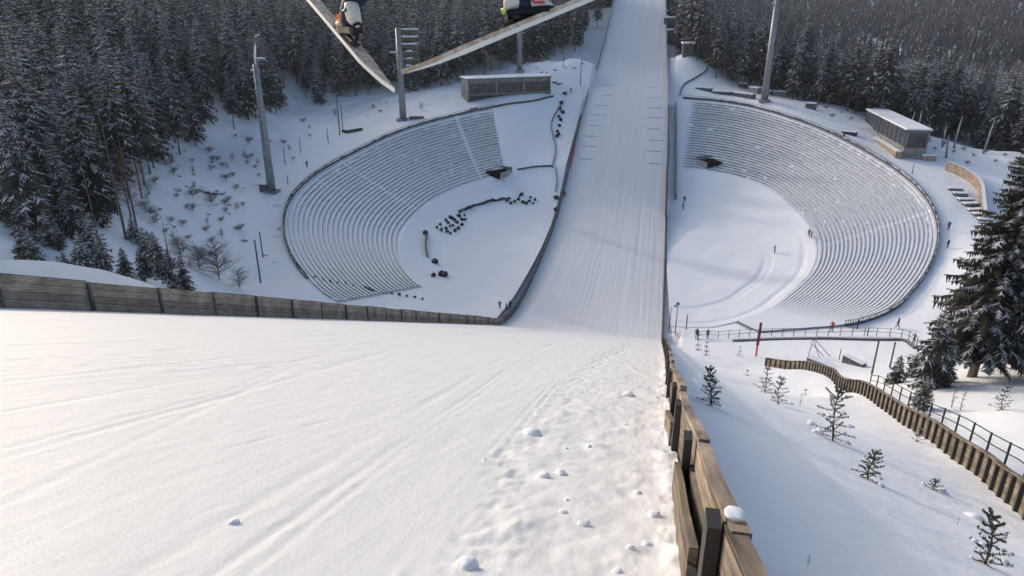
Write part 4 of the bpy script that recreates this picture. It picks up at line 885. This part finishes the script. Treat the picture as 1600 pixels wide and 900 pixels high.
bundles([(680+random.uniform(-4, 46), 335+random.uniform(0, 30)) for i in range(4)]+[(683, 357), (688, 352), (690, 361), (697, 346), (700, 350), (703, 355), (706, 342), (710, 346), (714, 350), (718, 340), (722, 345), (699, 364), (704, 366), (711, 362), (716, 357), (722, 353), (727, 345), (726, 338), (719, 333), (697, 358)], 'dark bundle in the cluster left of the curved row', 'dark bundles in the left cluster', .75)
bundles([(792, 315), (798, 319), (804, 317), (810, 313), (817, 318), (822, 319), (827, 316), (833, 319), (836, 314), (829, 310), (812, 308), (815, 305)], 'dark bundle in the cluster right of the curved row', 'dark bundles in the right cluster', .75)
bundles([(877, 163), (875, 172), (879, 178), (873, 184), (876, 190), (871, 207), (873, 212), (870, 215), (874, 198), (869, 330), (869, 312), (882, 148)], 'dark bundle between fence line and left barrier', 'dark bundles beside the outrun')
bundles([(680, 412), (677, 433), (690, 431), (695, 433), (697, 430), (665, 367)], 'dark bundle on the near left of the arena floor', 'dark bundles near the board', 1.1)
bundles([(480+i*12, 434+i*2.3) for i in range(16)], 'small dark lump in the dotted line, lower left stand', 'dark lumps in the dotted line', .45)
# ------------------------------------------------------------------ thin poles
def pole(px_, py_, top_py, r, label, m='dark', lean=0, extra=None, name='pole', cat='pole', group=None):
    q = at(px_, py_, 3.5) if px_ < 420 else on(px_, py_); h = 1.
    while proj(q+(0, 0, h))[1] > top_py and h < 20: h += .1
    o = MB().tube([(0, 0, -.3), (lean*h, 0, h)], [r, r*.8], 6).build(name, M[m], None, True); o.location = q; tag(o, label, cat, group); return o, q, h
for a in [(407, 440, 375, .16, 'taller dark pole on the snow left of the left rim'), (411, 402, 362, .13, 'short dark pole right of the taller one near the left rim'), (531, 211, 148, .18, 'tallest thin pole by the sledge trailer'), (536, 205, 163, .14, 'thinner pole beside the sledge trailer'), (513, 224, 200, .12, 'short thin pole left of the sledge trailer'),
          (450, 288, 275, .12, 'short post at the left rim path'), (446, 258, 230, .12, 'thin dark pole below the left hillside bushes'), (470, 240, 215, .10, 'slim pole near the hillside bushes'),
          (1362, 585, 533, .10, 'left of two tall brown poles behind the retaining wall', 'bark'), (1390, 575, 535, .12, 'right of two tall brown poles behind the retaining wall', 'bark'), (1311, 562, 545, .07, 'short thin stake among the netting'),
          (1355, 525, 512, .09, 'railing end pole on the footpath'), (1425, 272, 255, .1, 'thin post at the right rim'), (907, 134, 92, .16, 'dark pole on the bank beside the upper left outrun barrier'), (880, 106, 90, .12, 'short pole on the snowy mound beside the pavilion'), (1072, 515, 492, .12, 'grey short pole by the fence end'), (1055, 520, 476, .10, 'thin red-brown lamp pole by the fence end', 'cladw'), (1046, 512, 480, .08, 'slim pole hard against the fence end')]:
    o, q, h = pole(*a[:4], a[4], a[5] if len(a) > 5 else 'dark')
    if 'lamp pole' in a[4]:
        MB().box((0, 0, h+.15), (.5, .3, .35)).build('lamp', M['dark'], o); MB().box((-.35, 0, h-.3), (.35, .25, .3)).build('lamp', M['dark'], o)
# red padded post, two-part
q = on(1181, 557); dq = proj(q)[2]; root = empty('padded_post', q); tag(root, 'tall dark red padded post with orange foot standing before the footpath', 'post')
hh = 1.
while proj(q+(0, 0, hh))[1] > 505: hh += .1
MB().tube([(0, 0, 0), (0, 0, hh*.55)], [.14, .16], 8).build('lower_pad', M['orange'], root); MB().tube([(.0, 0, hh*.35), (.05, 0, hh)], [.22, .18], 8).build('upper_pad', mat('dark_red_pad', (.16, .03, .05), .7), root)
# netting frames behind the retaining wall
q0 = on(1262, 560); root = empty('safety_net', q0); tag(root, 'collapsed dark net stand with slanting struts behind the retaining wall', 'safety net')
for (a, b) in (((0, 0, 0), (.3, 0, 3.2)), ((.3, 0, 3.2), (3.2, .5, .2)), ((1.6, .2, 0), (.3, 0, 3.2)), ((.3, 0, 2.2), (2.2, .3, .3))): MB().tube([a, b], .05, 5).build('strut', M['dark'], root)
low_block((1262, 566), (1352, 580), .9, .8, 'dark heap of rolled netting along the back of the retaining wall', 'rock', 'net_roll', 'net roll', .15)
o = low_block((1318, 566), (1350, 574), .8, 1.2, 'second dark netting roll, nearer the brown poles', 'dark', 'net_roll', 'net roll', .12)

# ------------------------------------------------------------------ people
def skin_mesh(name, J, E, mats, matf, sub=2):
    """J: [(x,y,z,r)], E edges; first joint is the root (pelvis)"""
    me = bpy.data.meshes.new(name+'_cage'); me.from_pydata([j[:3] for j in J], E, []); ob = bpy.data.objects.new(name+'_tmp', me); COL.objects.link(ob)
    md = ob.modifiers.new('s', 'SKIN'); md.use_smooth_shade = True; sv = me.skin_vertices[0].data
    for i, j in enumerate(J):
        r = j[3]; sv[i].radius = (r, r) if np.isscalar(r) else r; sv[i].use_root = (i == 0)
    m2 = ob.modifiers.new('d', 'SUBSURF'); m2.levels = sub; m2.render_levels = sub
    dg = bpy.context.evaluated_depsgraph_get(); out = bpy.data.meshes.new_from_object(ob.evaluated_get(dg)); out.name = name
    bpy.data.objects.remove(ob); bpy.data.meshes.remove(me); out.materials.clear()
    for m in mats: out.materials.append(m)
    for p in out.polygons: p.material_index = matf(p.center); p.use_smooth = True
    return out
def person_mesh(pose, jk):
    st = .30 if pose == 'walk' else .06; ar = .35 if pose == 'reach' else .05
    J = [(0, 0, .95, (.15, .11)), (0, .01, 1.15, (.15, .10)), (0, .01, 1.38, (.19, .11)), (0, .02, 1.50, .06), (0, .04, 1.62, (.085, .10)), (0, .04, 1.73, (.075, .09)),
         (.10, 0, .88, .10), (.11, st*.5, .50, .075), (.12, st, .09, .05), (.12, st+.15, .04, .04), (-.10, 0, .88, .10), (-.11, -st*.4, .50, .075), (-.12, -st, .09, .05), (-.12, -st+.15, .04, .04),
         (.23, 0, 1.42, .075), (.29, ar*.4, 1.15, .055), (.27, ar+.1, .93+ar*.5, .042), (.27, ar+.17, .86+ar*.5, .038), (-.23, 0, 1.42, .075), (-.29, .05, 1.15, .055), (-.26, .18, .95, .042), (-.26, .24, .88, .038)]
    E = [(0, 1), (1, 2), (2, 3), (3, 4), (4, 5), (0, 6), (6, 7), (7, 8), (8, 9), (0, 10), (10, 11), (11, 12), (12, 13), (2, 14), (14, 15), (15, 16), (16, 17), (2, 18), (18, 19), (19, 20), (20, 21)]
    return skin_mesh('person', J, E, [M['jackd'], M[jk], M['skin'], M['blk']], lambda c: (0 if c.z < .9 else (2 if 1.53 < c.z < 1.66 and c.y > .07 else (3 if c.z >= 1.55 else 1))), 1)
pm = {(p, j): person_mesh(p, j) for p in ('stand', 'walk', 'reach') for j in ('jackd', 'jackr', 'cladw')}
_unused = {(p, j) for p, j in (('stand', 'jackd'), ('walk', 'jackd'), ('reach', 'jackd'), ('stand', 'jackr'), ('walk', 'cladw'), ('reach', 'cladw'))}
for (a, b, p, j, s_, rz, lab) in [(1402, 514, 'walk', 'jackd', 1.1, 1, 'person in dark clothes walking on the snowy path right of the stand'), (1427, 537, 'reach', 'cladw', 1.0, 2, 'person in brown jacket at the end of the footpath railing'), (1481, 361, 'stand', 'jackd', 1.15, 0, 'upper of two people in dark clothes on the right path'),
        (1480, 389, 'stand', 'jackd', 1.05, .5, 'lower of two people in dark clothes on the right path'), (1299, 519, 'stand', 'jackr', 1.15, 2.5, 'person in rust-red jacket at the footpath railing'), (1339, 515, 'stand', 'jackd', 1.1, 1, 'person in black at the footpath railing right of the red jacket'),
        (1088, 530, 'stand', 'jackd', 1.1, 3, 'left of two dark-clad people near the end of the plank fence'), (1105, 530, 'stand', 'jackd', 1.05, 3.5, 'right of two dark-clad people near the end of the plank fence'), (1210, 396, 'reach', 'jackd', 1.15, 1.5, 'person in dark clothes bending over in the right arena'),
        (1263, 371, 'stand', 'jackd', 1.1, 0, 'left of two dark-clad people at the first seat row of the right stand'), (1267, 374, 'walk', 'jackd', 1.1, 1, 'right of two dark-clad people at the first seat row of the right stand'), (1069, 318, 'stand', 'jackd', 1.2, 0, 'farther of two people beside the right outrun wall'), (1067, 328, 'walk', 'jackd', 1.1, 1, 'nearer of two people beside the right outrun wall'),
        (781, 484, 'stand', 'jackd', 1.0, 0, 'leftmost of three people where the board fence bends'), (791, 486, 'walk', 'jackr', 1.0, 2, 'person in rust jacket, middle of three where the board fence bends'), (797, 483, 'stand', 'jackd', 1.0, 4, 'rightmost of three people where the board fence bends'), (480, 262, 'stand', 'jackd', 1.1, 1, 'lone dark-clad person on the path at the left rim'),
        (885, 152, 'stand', 'jackr', 1.1, 0, 'person in red by the top of the left outrun barrier'), (892, 146, 'stand', 'jackd', 1.1, 0, 'dark person just behind the one in red at the barrier top'), (882, 311, 'walk', 'jackd', 1.1, 0, 'dark-clad person beside the left outrun barrier'), (1325, 236, 'stand', 'jackd', 1.1, 0, 'person in dark clothes at the right rim below the boxy building') if False else (1318, 218, 'stand', 'jackd', 1.1, 0, 'person in dark clothes at the right rim near the trailer')]:
    q = on(a, b); o = link('person', pm[(p, j)], loc=q); o.rotation_euler = (0, 0, rz); o.scale = (s_,)*3; tag(o, lab, 'person')

# ------------------------------------------------------------------ saplings on the right bank
def tuft(V, F, Mi, p, ax, L, n, r, m=0, w=.012):
    ax = np.array(ax, float); ax /= np.linalg.norm(ax)+1e-9
    for _ in range(n):
        d = ax*r.uniform(.4, 1.1)+r.normal(0, .55, 3); d /= np.linalg.norm(d)+1e-9; e = p+d*L*r.uniform(.6, 1.1); s = np.cross(d, (0, 0, 1)); s = s/(np.linalg.norm(s)+1e-6)*w
        i = len(V); V += [p-s, p+s, e]; F.append((i, i+1, i+2)); Mi.append(m)
def sapling(h, R, whorls, seed, snow=.3, lean=0):
    r = np.random.default_rng(seed); V = []; F = []; Mi = []; mb = MB(); sn = []
    ax = lambda t: np.array([lean*h*t*t+.03*h*math.sin(4*t+seed), .03*h*math.sin(5*t+seed*2), h*t])
    mb.tube([ax(-.05)*(1, 1, 1)]+[ax(t) for t in np.linspace(0, 1, 7)], [.022*h**.5+.006]+[.022*h**.5*(1-.8*t)+.004 for t in np.linspace(0, 1, 7)], 6)
    for w in range(whorls):
        t = .06+.86*w/max(1, whorls-1); p0 = ax(t); nb = r.integers(4, 7); off = r.uniform(0, 6)
        for b in range(nb):
            a = off+6.28*b/nb+r.uniform(-.35, .35); L = R*(1-.72*t)*r.uniform(.5, 1.2); pts = [p0+np.array([math.cos(a)*L*s, math.sin(a)*L*s, L*(.1*s+(.45-.5*(1-t))*s*s)]) for s in (0, .35, .7, 1)]
            mb.tube(pts, [.011, .009, .006, .004], 4, cap=False)
            for k in range(1, 8):
                s = k/7; j = min(2, int(s*3)); q_ = pts[j]+(pts[j+1]-pts[j])*(s*3-j) if j < 3 else pts[3]
                tuft(V, F, Mi, q_, pts[3]-pts[0], .04+.045*h/2, 24 if s > .5 else 12, r, w=.007+.006*h/2)
            if r.random() < snow: sn.append((pts[2]*.5+pts[3]*.5+(0, 0, .02), L*.20))
    for t in np.linspace(.7, 1, 5): tuft(V, F, Mi, ax(t), (0, 0, 1), .05+.03*h, 14, r, w=.006+.004*h/2)
    return mb, (np.array(V), np.array(F), np.array(Mi)), sn
def put_sapling(px_, py_, h, R, wh, seed, label, snow=.3, lean=0, rz=0, name='pine_sapling', browned=False):
    q = on(px_, py_); mb, (V, F, Mi), sn = sapling(h, R, wh, seed, snow, lean); root = empty(name, q, rz); tag(root, label, 'sapling', 'young conifers on the right bank')
    mb.build('stem', M['bark'], root, True); link('needles', npmesh('needles', V, F, [M['pine']], Mi), root)
    if sn:
        bm = bmesh.new()
        for p, s_ in sn[:18]:
            v0 = len(bm.verts); g = bmesh.ops.create_icosphere(bm, subdivisions=2, radius=1)['verts']
            for v in g: v.co = Vector(p)+Vector((v.co.x*s_*(.9), v.co.y*s_*.9, v.co.z*s_*.42))*(1+.12*math.sin(v.co.x*5+v.co.y*4))
        me = bpy.data.meshes.new('snow_load'); bm.to_mesh(me); bm.free(); me.materials.append(M['snow']); me.polygons.foreach_set('use_smooth', [True]*len(me.polygons)); o = link('snow_load', me, root); o['kind'] = 'stuff'
    return root
def size_at(px_, py_, hp): q = on(px_, py_); return hp/ (FPX/proj(q)[2])
for i, (a, b, hp, wp, wh, sn, ln, lab) in enumerate([
    (1298, 688, 84, 34, 8, .25, .0, 'largest pine sapling in the middle of the right bank casting a long shadow'), (1356, 750, 48, 24, 6, .35, .05, 'small pine sapling right of and below the largest one'), (1536, 885, 84, 34, 6, .75, .08, 'sapling with snow-weighed lower boughs at the lower right corner'),
    (1110, 634, 62, 20, 7, .2, .1, 'ragged leaning pine sapling close to the plank fence'), (1195, 613, 40, 18, 6, .3, 0, 'left one of the sapling pair in the middle distance'), (1214, 631, 44, 17, 6, .3, .05, 'right one of the sapling pair in the middle distance'),
    (1458, 768, 16, 16, 3, .9, 0, 'nearly buried sapling with a snow clump, lower right'), (1432, 692, 20, 13, 3, .5, 0, 'short sapling against the foot of the retaining wall'), (1440, 655, 48, 14, 6, .5, 0, 'thin sapling rising in front of the retaining wall'),
    (1258, 618, 9, 7, 2, .5, 0, 'tiny sapling tip right of the pair'), (1167, 587, 8, 6, 2, .4, 0, 'tiny sapling tip above the pair'), (1103, 556, 22, 6, 4, .2, 0, 'slim sapling near the end of the plank fence'), (1090, 548, 26, 6, 4, .2, 0, 'slim dark sapling just left of its neighbour by the fence end'), (1563, 642, 40, 17, 6, .5, 0, 'bushy sapling on the shelf below the tall spruce'),
    (1155, 556, 15, 5, 3, .3, 0, 'small upright sapling before the padded post')]):
    q = on(a, b); k_ = proj(q)[2]/FPX; put_sapling(a, b, hp*k_*1.08, wp*k_*1.1, wh, 40+i, lab, min(1, sn+.3), ln, i)
for i, (a, b, hp, lab) in enumerate([(1260, 893, 26, 'bare dark sprig in the fence shadow at the bottom'), (1495, 822, 16, 'broken brown stub beside the snow hump'), (1250, 634, 22, 'thin leafless sprig between pair and largest sapling'), (1486, 640, 42, 'leafless bush with snow on the shelf below the tall spruce'), (1500, 642, 40, 'second leafless stem on the shelf')]):
    q = on(a, b); k_ = proj(q)[2]/FPX; o = place_bare('whip', q[0], q[1], hp*k_/3.0, i, lab, 'bare sprigs on the right bank', z=q[2])
# snow hump by the stub, snow clods on the landing slope
def clod(x, y, s, label, group, base=None, flat=.7, seed=0):
    bm = bmesh.new(); bmesh.ops.create_icosphere(bm, subdivisions=3, radius=1); r = random.Random(seed); o_ = r.uniform(0, 40)
    for v in bm.verts:
        n_ = float(fbm(np.array(v.co.x*1.6+o_), np.array(v.co.y*1.6+v.co.z*1.9), 4)); v.co *= 1+.20*n_; v.co.z *= flat
    me = bpy.data.meshes.new('snow_clod'); bm.to_mesh(me); bm.free(); me.materials.append(M['clod']); me.polygons.foreach_set('use_smooth', [True]*len(me.polygons))
    z = SZ(x, y) if base is None else base; o = link('snow_clod', me, loc=(x, y, z+s*flat*.02)); o.scale = (s,)*3; o.rotation_euler = (0, 0, r.uniform(0, 6)); tag(o, label, 'snow clod', group); return o
def on_slope(px_, py_):
    d = ray(px_, py_); t = np.arange(.5, 130, .02 if py_ > 600 else .1); Q = CAM+d*t[:, None]; k = np.argmax(Q[:, 2] < P(Q[:, 1])); return Q[k]
for i, (a, b, wp, lab) in enumerate([(732, 884, 17, 'largest snow clod at the bottom near the frame edge'), (830, 678, 17, 'wide broken snow clod beside the ski prints'), (876, 740, 11, 'snow clod right of the ski prints'), (912, 818, 10, 'round snow clod between prints and plank fence'), (1022, 806, 10, 'snow clod near the plank fence'), (965, 893, 9, 'small clod at the bottom edge'), (985, 858, 7, 'clod above the bottom edge clod'), (880, 800, 7, 'little clod left of the round one'),
        (982, 620, 9, 'flat clod in the trodden strip farther down'), (366, 820, 10, 'lone clod on the smooth snow at the left'), (1044, 590, 14, 'snow heap leaning against the plank fence'), (996, 772, 7, 'small clod by the trodden strip'), (850, 745, 9, 'clod touching the ski prints'), (497, 487, 4, 'small white lump at the foot of the board fence'), (920, 700, 5, 'tiny clod in the middle of the strip'), (1010, 850, 8, 'lowest clod beside the plank fence')]):
    q = on_slope(a, b); k_ = proj(q)[2]/FPX; clod(q[0], q[1], wp*k_, lab, 'snow clods on the landing slope', flat=.65 if i else .85, seed=i)
rr_ = random.Random(3)
for i in range(26):
    y_ = 2.4+rr_.random()**2*26; x_ = float(XRF(y_))-.15-abs(rr_.gauss(0, 1))*(.5+.05*y_); clod(x_, y_, rr_.uniform(.006, .02)*(1+y_*.05), 'small crumb of snow in the trodden strip beside the plank fence', 'snow crumbs beside the plank fence', seed=100+i)
q = on(1522, 812); o = clod(q[0], q[1], .30, 'smooth rounded snow hump above the lower right sapling', 'snow humps', base=q[2]-.1, flat=.6, seed=77)
q = on(1468, 770); clod(q[0], q[1], .22, 'small snow lump next to the nearly buried sapling', 'snow humps', base=q[2]-.05, flat=.7, seed=78)

# ------------------------------------------------------------------ the ski jumper overhead
def frame(d, phi):
    d = d/np.linalg.norm(d); t = -cf-d*np.dot(-cf, d); t /= np.linalg.norm(t); s = np.cross(d, t)
    n = t*math.cos(phi)+s*math.sin(phi); w = np.cross(n, d); return d, n, w
def make_ski(tail, d, phi, label, mt, ms, mbse, bind_mat):
    d, n, w = frame(d, phi); L_ = 2.45; N = 40; V = []; root = empty('ski', tail); tag(root, label, 'ski', "the jumper's pair of skis")
    for i in range(N+1):
        s = i/N; wd = .044*min(1, (s/.17)**.85+.02) if s < .17 else .044*(1+.1*math.cos(s*6)); 
        if s > .9: wd *= max(.1, 1-((s-.9)/.1)**2)
        up = .06*max(0, (s-.86)/.14)**2*3+.02*max(0, (.12-s)/.12)**2; th = .014
        c = d*L_*s+n*up
        for a, b in ((-1, -1), (1, -1), (1, 1), (-1, 1)): V.append(c+w*wd*a+n*th*b)
    F = []; Mi = []
    for i in range(N):
        a = i*4; b = a+4
        for k, m in ((0, 2), (1, 1), (2, 0), (3, 1)): F.append((a+k, b+k, b+(k+1) % 4, a+(k+1) % 4)); Mi.append(m)
    F += [(0, 1, 2, 3), (N*4+3, N*4+2, N*4+1, N*4)]; Mi += [1, 1]
    link('ski_blade', npmesh('ski_blade', np.array(V), np.array(F), [mt, ms, mbse], Mi), root)
    return root, d, n, w
def boot(root_name, base, d, n, w, parent, accent, heel_lift=.35, clip='lime'):
    """base: toe point on the ski; boot runs from the toe back towards the tail"""
    bk = -d*math.cos(heel_lift)+n*math.sin(heel_lift); up = np.cross(w, bk); up = up if np.dot(up, n) > 0 else -up
    pts = []; N = 12
    me = MB(); rings = []
    prof = [(0, .022, .03, .012), (.03, .038, .045, .03), (.09, .045, .060, .045), (.16, .042, .075, .065), (.22, .042, .085, .08), (.27, .042, .080, .075), (.305, .030, .055, .045)]
    V = []
    for (s, hw, hh, cz) in prof:
        for k in range(N):
            a = 2*math.pi*k/N; V.append(bk*s+w*hw*math.cos(a)+up*(max(-.0, cz+hh*math.sin(a)*.75) if math.sin(a) < 0 else cz+hh*.75*math.sin(a)))
    F = [(i*N+k, (i+1)*N+k, (i+1)*N+(k+1) % N, i*N+(k+1) % N) for i in range(len(prof)-1) for k in range(N)]+[tuple(range(N)), tuple(reversed(range((len(prof)-1)*N, len(prof)*N)))]
    o = MB().add(V, F); bt = o.build('boot', M['bootw'], parent, True); bt.location = base-np.array(parent.location)
    # rubber sole
    V = []; 
    for (s, hw, hh, cz) in prof:
        for a_, b_ in ((-1, -.028), (1, -.028), (1, .012), (-1, .012)): V.append(bk*s+w*(hw+.002)*a_+up*b_)
    F = [(i*4+k, i*4+4+k, i*4+4+(k+1) % 4, i*4+(k+1) % 4) for i in range(len(prof)-1) for k in range(4)]+[(0, 1, 2, 3), (27, 26, 25, 24)]
    MB().add(V, F).build('sole', M['blk'], bt)
    # shaft leaning forward, tall spoiler at the back
    sh0 = bk*.245+up*.05; shd = (up*.96+d*.28); V = []
    for (t, hw, hl) in ((0, .044, .060), (.025, .047, .064), (.055, .050, .062), (.08, .048, .054), (.10, .040, .042), (.108, .016, .018)):
        for k in range(N):
            a = 2*math.pi*k/N; V.append(sh0+shd*t+w*hw*math.cos(a)+bk*hl*math.sin(a))
    F = [(i*N+k, (i+1)*N+k, (i+1)*N+(k+1) % N, i*N+(k+1) % N) for i in range(5) for k in range(N)]+[tuple(range(N)), tuple(reversed(range(5*N, 6*N)))]
    MB().add(V, F).build('shaft', M['bootw'], bt, True)
    # painted flashes on both flanks, buckle, heel strap
    for sg in (-1, 1):
        mb = MB(); f = lambda s, z: bk*s+up*z+w*sg*(.047)
        mb.tube([f(.05, .05), f(.09, .085), f(.13, .06)], .008, 5); mb.tube([f(.06, .03), f(.12, .035), f(.16, .07)], .007, 5); mb.tube([f(.10, .06), f(.15, .10)], .006, 5); mb.build('flank_flash', accent, bt)['kind'] = 'stuff'
        mb = MB(); g = sh0+shd*.05+w*sg*.051; mb.tube([g-bk*.02, g+bk*.02+up*.01], .010, 6); mb.build('buckle', M['blk'], bt)
    MB().tube([bk*.31+up*.02+w*.03, bk*.325+up*.035, bk*.31+up*.02-w*.03], .010, 6).build('heel_clip', M[clip], bt)
    MB().tube([bk*-.015+up*.0+w*.03, bk*-.03+up*.01, bk*-.015-w*.03], .013, 6).build('toe_clip', M['mint' if clip == 'lime' else 'blk'], bt)
    return bt, base+sh0, shd, bk, up
def binding(parent, toe, d, n, w, bk, up):
    o = np.array(parent.location); heel = toe+bk*.27; below = toe-d*.27
    MB().tube([toe-o, toe-d*.10+n*.004-o, below+n*.01-o], [.022, .022, .018], 8).build('binding_plate', M['blk'], parent)
    mb = MB(); mb.tube([below+n*.01-o, (heel+below)/2+bk*.02-o, heel-up*.02-o], [.018, .015, .020], 7); mb.build('heel_bar', M['blk'], parent)
    mb = MB(); mb.tube([toe-d*.06+w*.03+n*.01-o, heel-up*.03+w*.02-o], .010, 6); mb.build('cable', M['blk'], parent)
    MB().tube([below+w*.03+n*.02-o, below-d*.05+n*.03-o, below-w*.03+n*.02-o], .012, 6).build('heel_bar_foot', M['blk'], parent)
def cam3(px_, py_, dep): return atd(px_, py_, dep)
skier = empty('person', cam3(690, -120, 4.9)); tag(skier, 'airborne ski jumper in navy suit and cream boots at the top edge of view', 'person')
SK = []
# left ski: tail (618,148) -> through (492,0)
tailL = cam3(616, 146, 4.25); pL = cam3(489, 0, 5.05); dL = pL-tailL
rL, d1, n1, w1 = make_ski(tailL, dL, math.radians(40), 'left ski, wood-coloured upper face turned to the lens, tapered tail pointing down', M['skibase'], M['skiedge'], M['skibase'], None)
tailR = cam3(629, 117, 4.25); pR = cam3(917, -2, 4.45); dR = pR-tailR
rR, d2, n2, w2 = make_ski(tailR, dR, math.radians(-90), 'right ski, pale underside slanting up to the right', M['skiyel'], M['skibase'], M['skipale'], None)
def on_ski(tail, d, n, pxt):
    best = min(np.linspace(.3, 2.4, 500), key=lambda s: abs(proj(tail+d*s)[0]-pxt)); return tail+d*best+n*.018
toeL = on_ski(tailL, d1, n1, 531); toeR = on_ski(tailR, d2, n2, 866)
bL, aL, sL, bkL, upL = boot('b', toeL, d1, n1, w1, skier, M['booto'], .40, 'blk'); binding(rL, toeL, d1, n1, w1, bkL, upL)
bR, aR, sR, bkR, upR = boot('b', toeR, d2, n2, w2, skier, M['bootr'], .28, 'lime'); binding(rR, toeR, d2, n2, w2, bkR, upR)
hip = cam3(690, -125, 4.9); fwd = cf*.75+cu*.62; fwd /= np.linalg.norm(fwd); side = cr
def J_(p, r): p = np.array(p)-hip; return (*p, r)
chest = hip+fwd*.42; neck = hip+fwd*.60; head = neck+fwd*.14+cu*.05
def legj(ank, sh, bk, up, sgn):
    a = ank+sh*.10-bk*.035; hj = hip+side*sgn*.10-fwd*.05; kn = a*.5+hj*.5-cf*(-.07)+cu*.02; calf = a*.72+kn*.28
    return [J_(hj, .115), J_(kn, .075), J_(kn*.45+a*.55-cf*.015, .072), J_(a, .066), J_(ank-bk*.085-sh*.03, .056)]
Lj = legj(aL, sL, bkL, upL, -1); Rj = legj(aR, sR, bkR, upR, 1)
def armj(sgn):
    s0 = chest+side*sgn*.20+fwd*.08; e = s0-fwd*.28+side*sgn*.10; wj = e-fwd*.25+side*sgn*.05; return [J_(s0, .065), J_(e, .048), J_(wj, .034)], wj
Al, wl = armj(-1); Ar, wr = armj(1)
Jn = [J_(hip, (.15, .12)), J_(hip+fwd*.22, (.14, .11)), J_(chest, (.18, .12)), J_(neck, .06), J_(head, (.09, .10)), J_(head+fwd*.12, (.08, .085))]+Lj+Rj+Al+Ar
En = [(0, 1), (1, 2), (2, 3), (3, 4), (4, 5), (0, 6), (6, 7), (7, 8), (8, 9), (9, 10), (0, 11), (11, 12), (12, 13), (13, 14), (14, 15), (2, 16), (16, 17), (17, 18), (2, 19), (19, 20), (20, 21)]
hz = Vector(head-hip)
body = skin_mesh('body', Jn, En, [M['navy'], M['skin']], lambda c: 1 if (c-hz).length < .16 else 0)
link('body', body, skier)
hb = bmesh.new(); bmesh.ops.create_uvsphere(hb, u_segments=20, v_segments=12, radius=.135); me = bpy.data.meshes.new('helmet'); hb.to_mesh(me); hb.free(); me.materials.append(M['white']); me.polygons.foreach_set('use_smooth', [True]*len(me.polygons))
o = link('helmet', me, skier); o.location = head-hip+fwd*.06+cu*.05
for wj, sg in ((wl, -1), (wr, 1)):                           # gloved hands, five fingers each
    base_ = [J_(wj, .032), J_(wj-fwd*.08, (.042, .02))]; E_ = [(0, 1)]
    for k in range(4):
        o_ = side*(k-1.5)*.021; i = len(base_); base_ += [J_(wj-fwd*.11+o_, .011), J_(wj-fwd*(.15+.01*(k in (1, 2)))+o_-cu*.01, .009), J_(wj-fwd*(.175+.015*(k in (1, 2)))+o_-cu*.025, .008)]; E_ += [(1, i), (i, i+1), (i+1, i+2)]
    i = len(base_); base_ += [J_(wj-fwd*.05-side*sg*.045, .012), J_(wj-fwd*.09-side*sg*.06, .010)]; E_ += [(0, i), (i, i+1)]
    link('glove', skin_mesh('glove', base_, E_, [M['blk']], lambda c: 0, 1), skier)
# ------------------------------------------------------------------ haze
hz_ = MB().box((0, 0, 0), (3400, 2400, 260)).build('haze', []); hz_.location = (0, 1050, 70); tag(hz_, kind='stuff')
hm = bpy.data.materials.new('haze'); hm.use_nodes = True; hn = hm.node_tree; hn.nodes.remove(hn.nodes['Principled BSDF']); pv = hn.nodes.new('ShaderNodeVolumePrincipled')
pv.inputs['Color'].default_value = (.90, .93, 1, 1); pv.inputs['Density'].default_value = .00011; pv.inputs['Anisotropy'].default_value = .2
hn.links.new(pv.outputs[0], hn.nodes['Material Output'].inputs['Volume']); hz_.data.materials.append(hm)
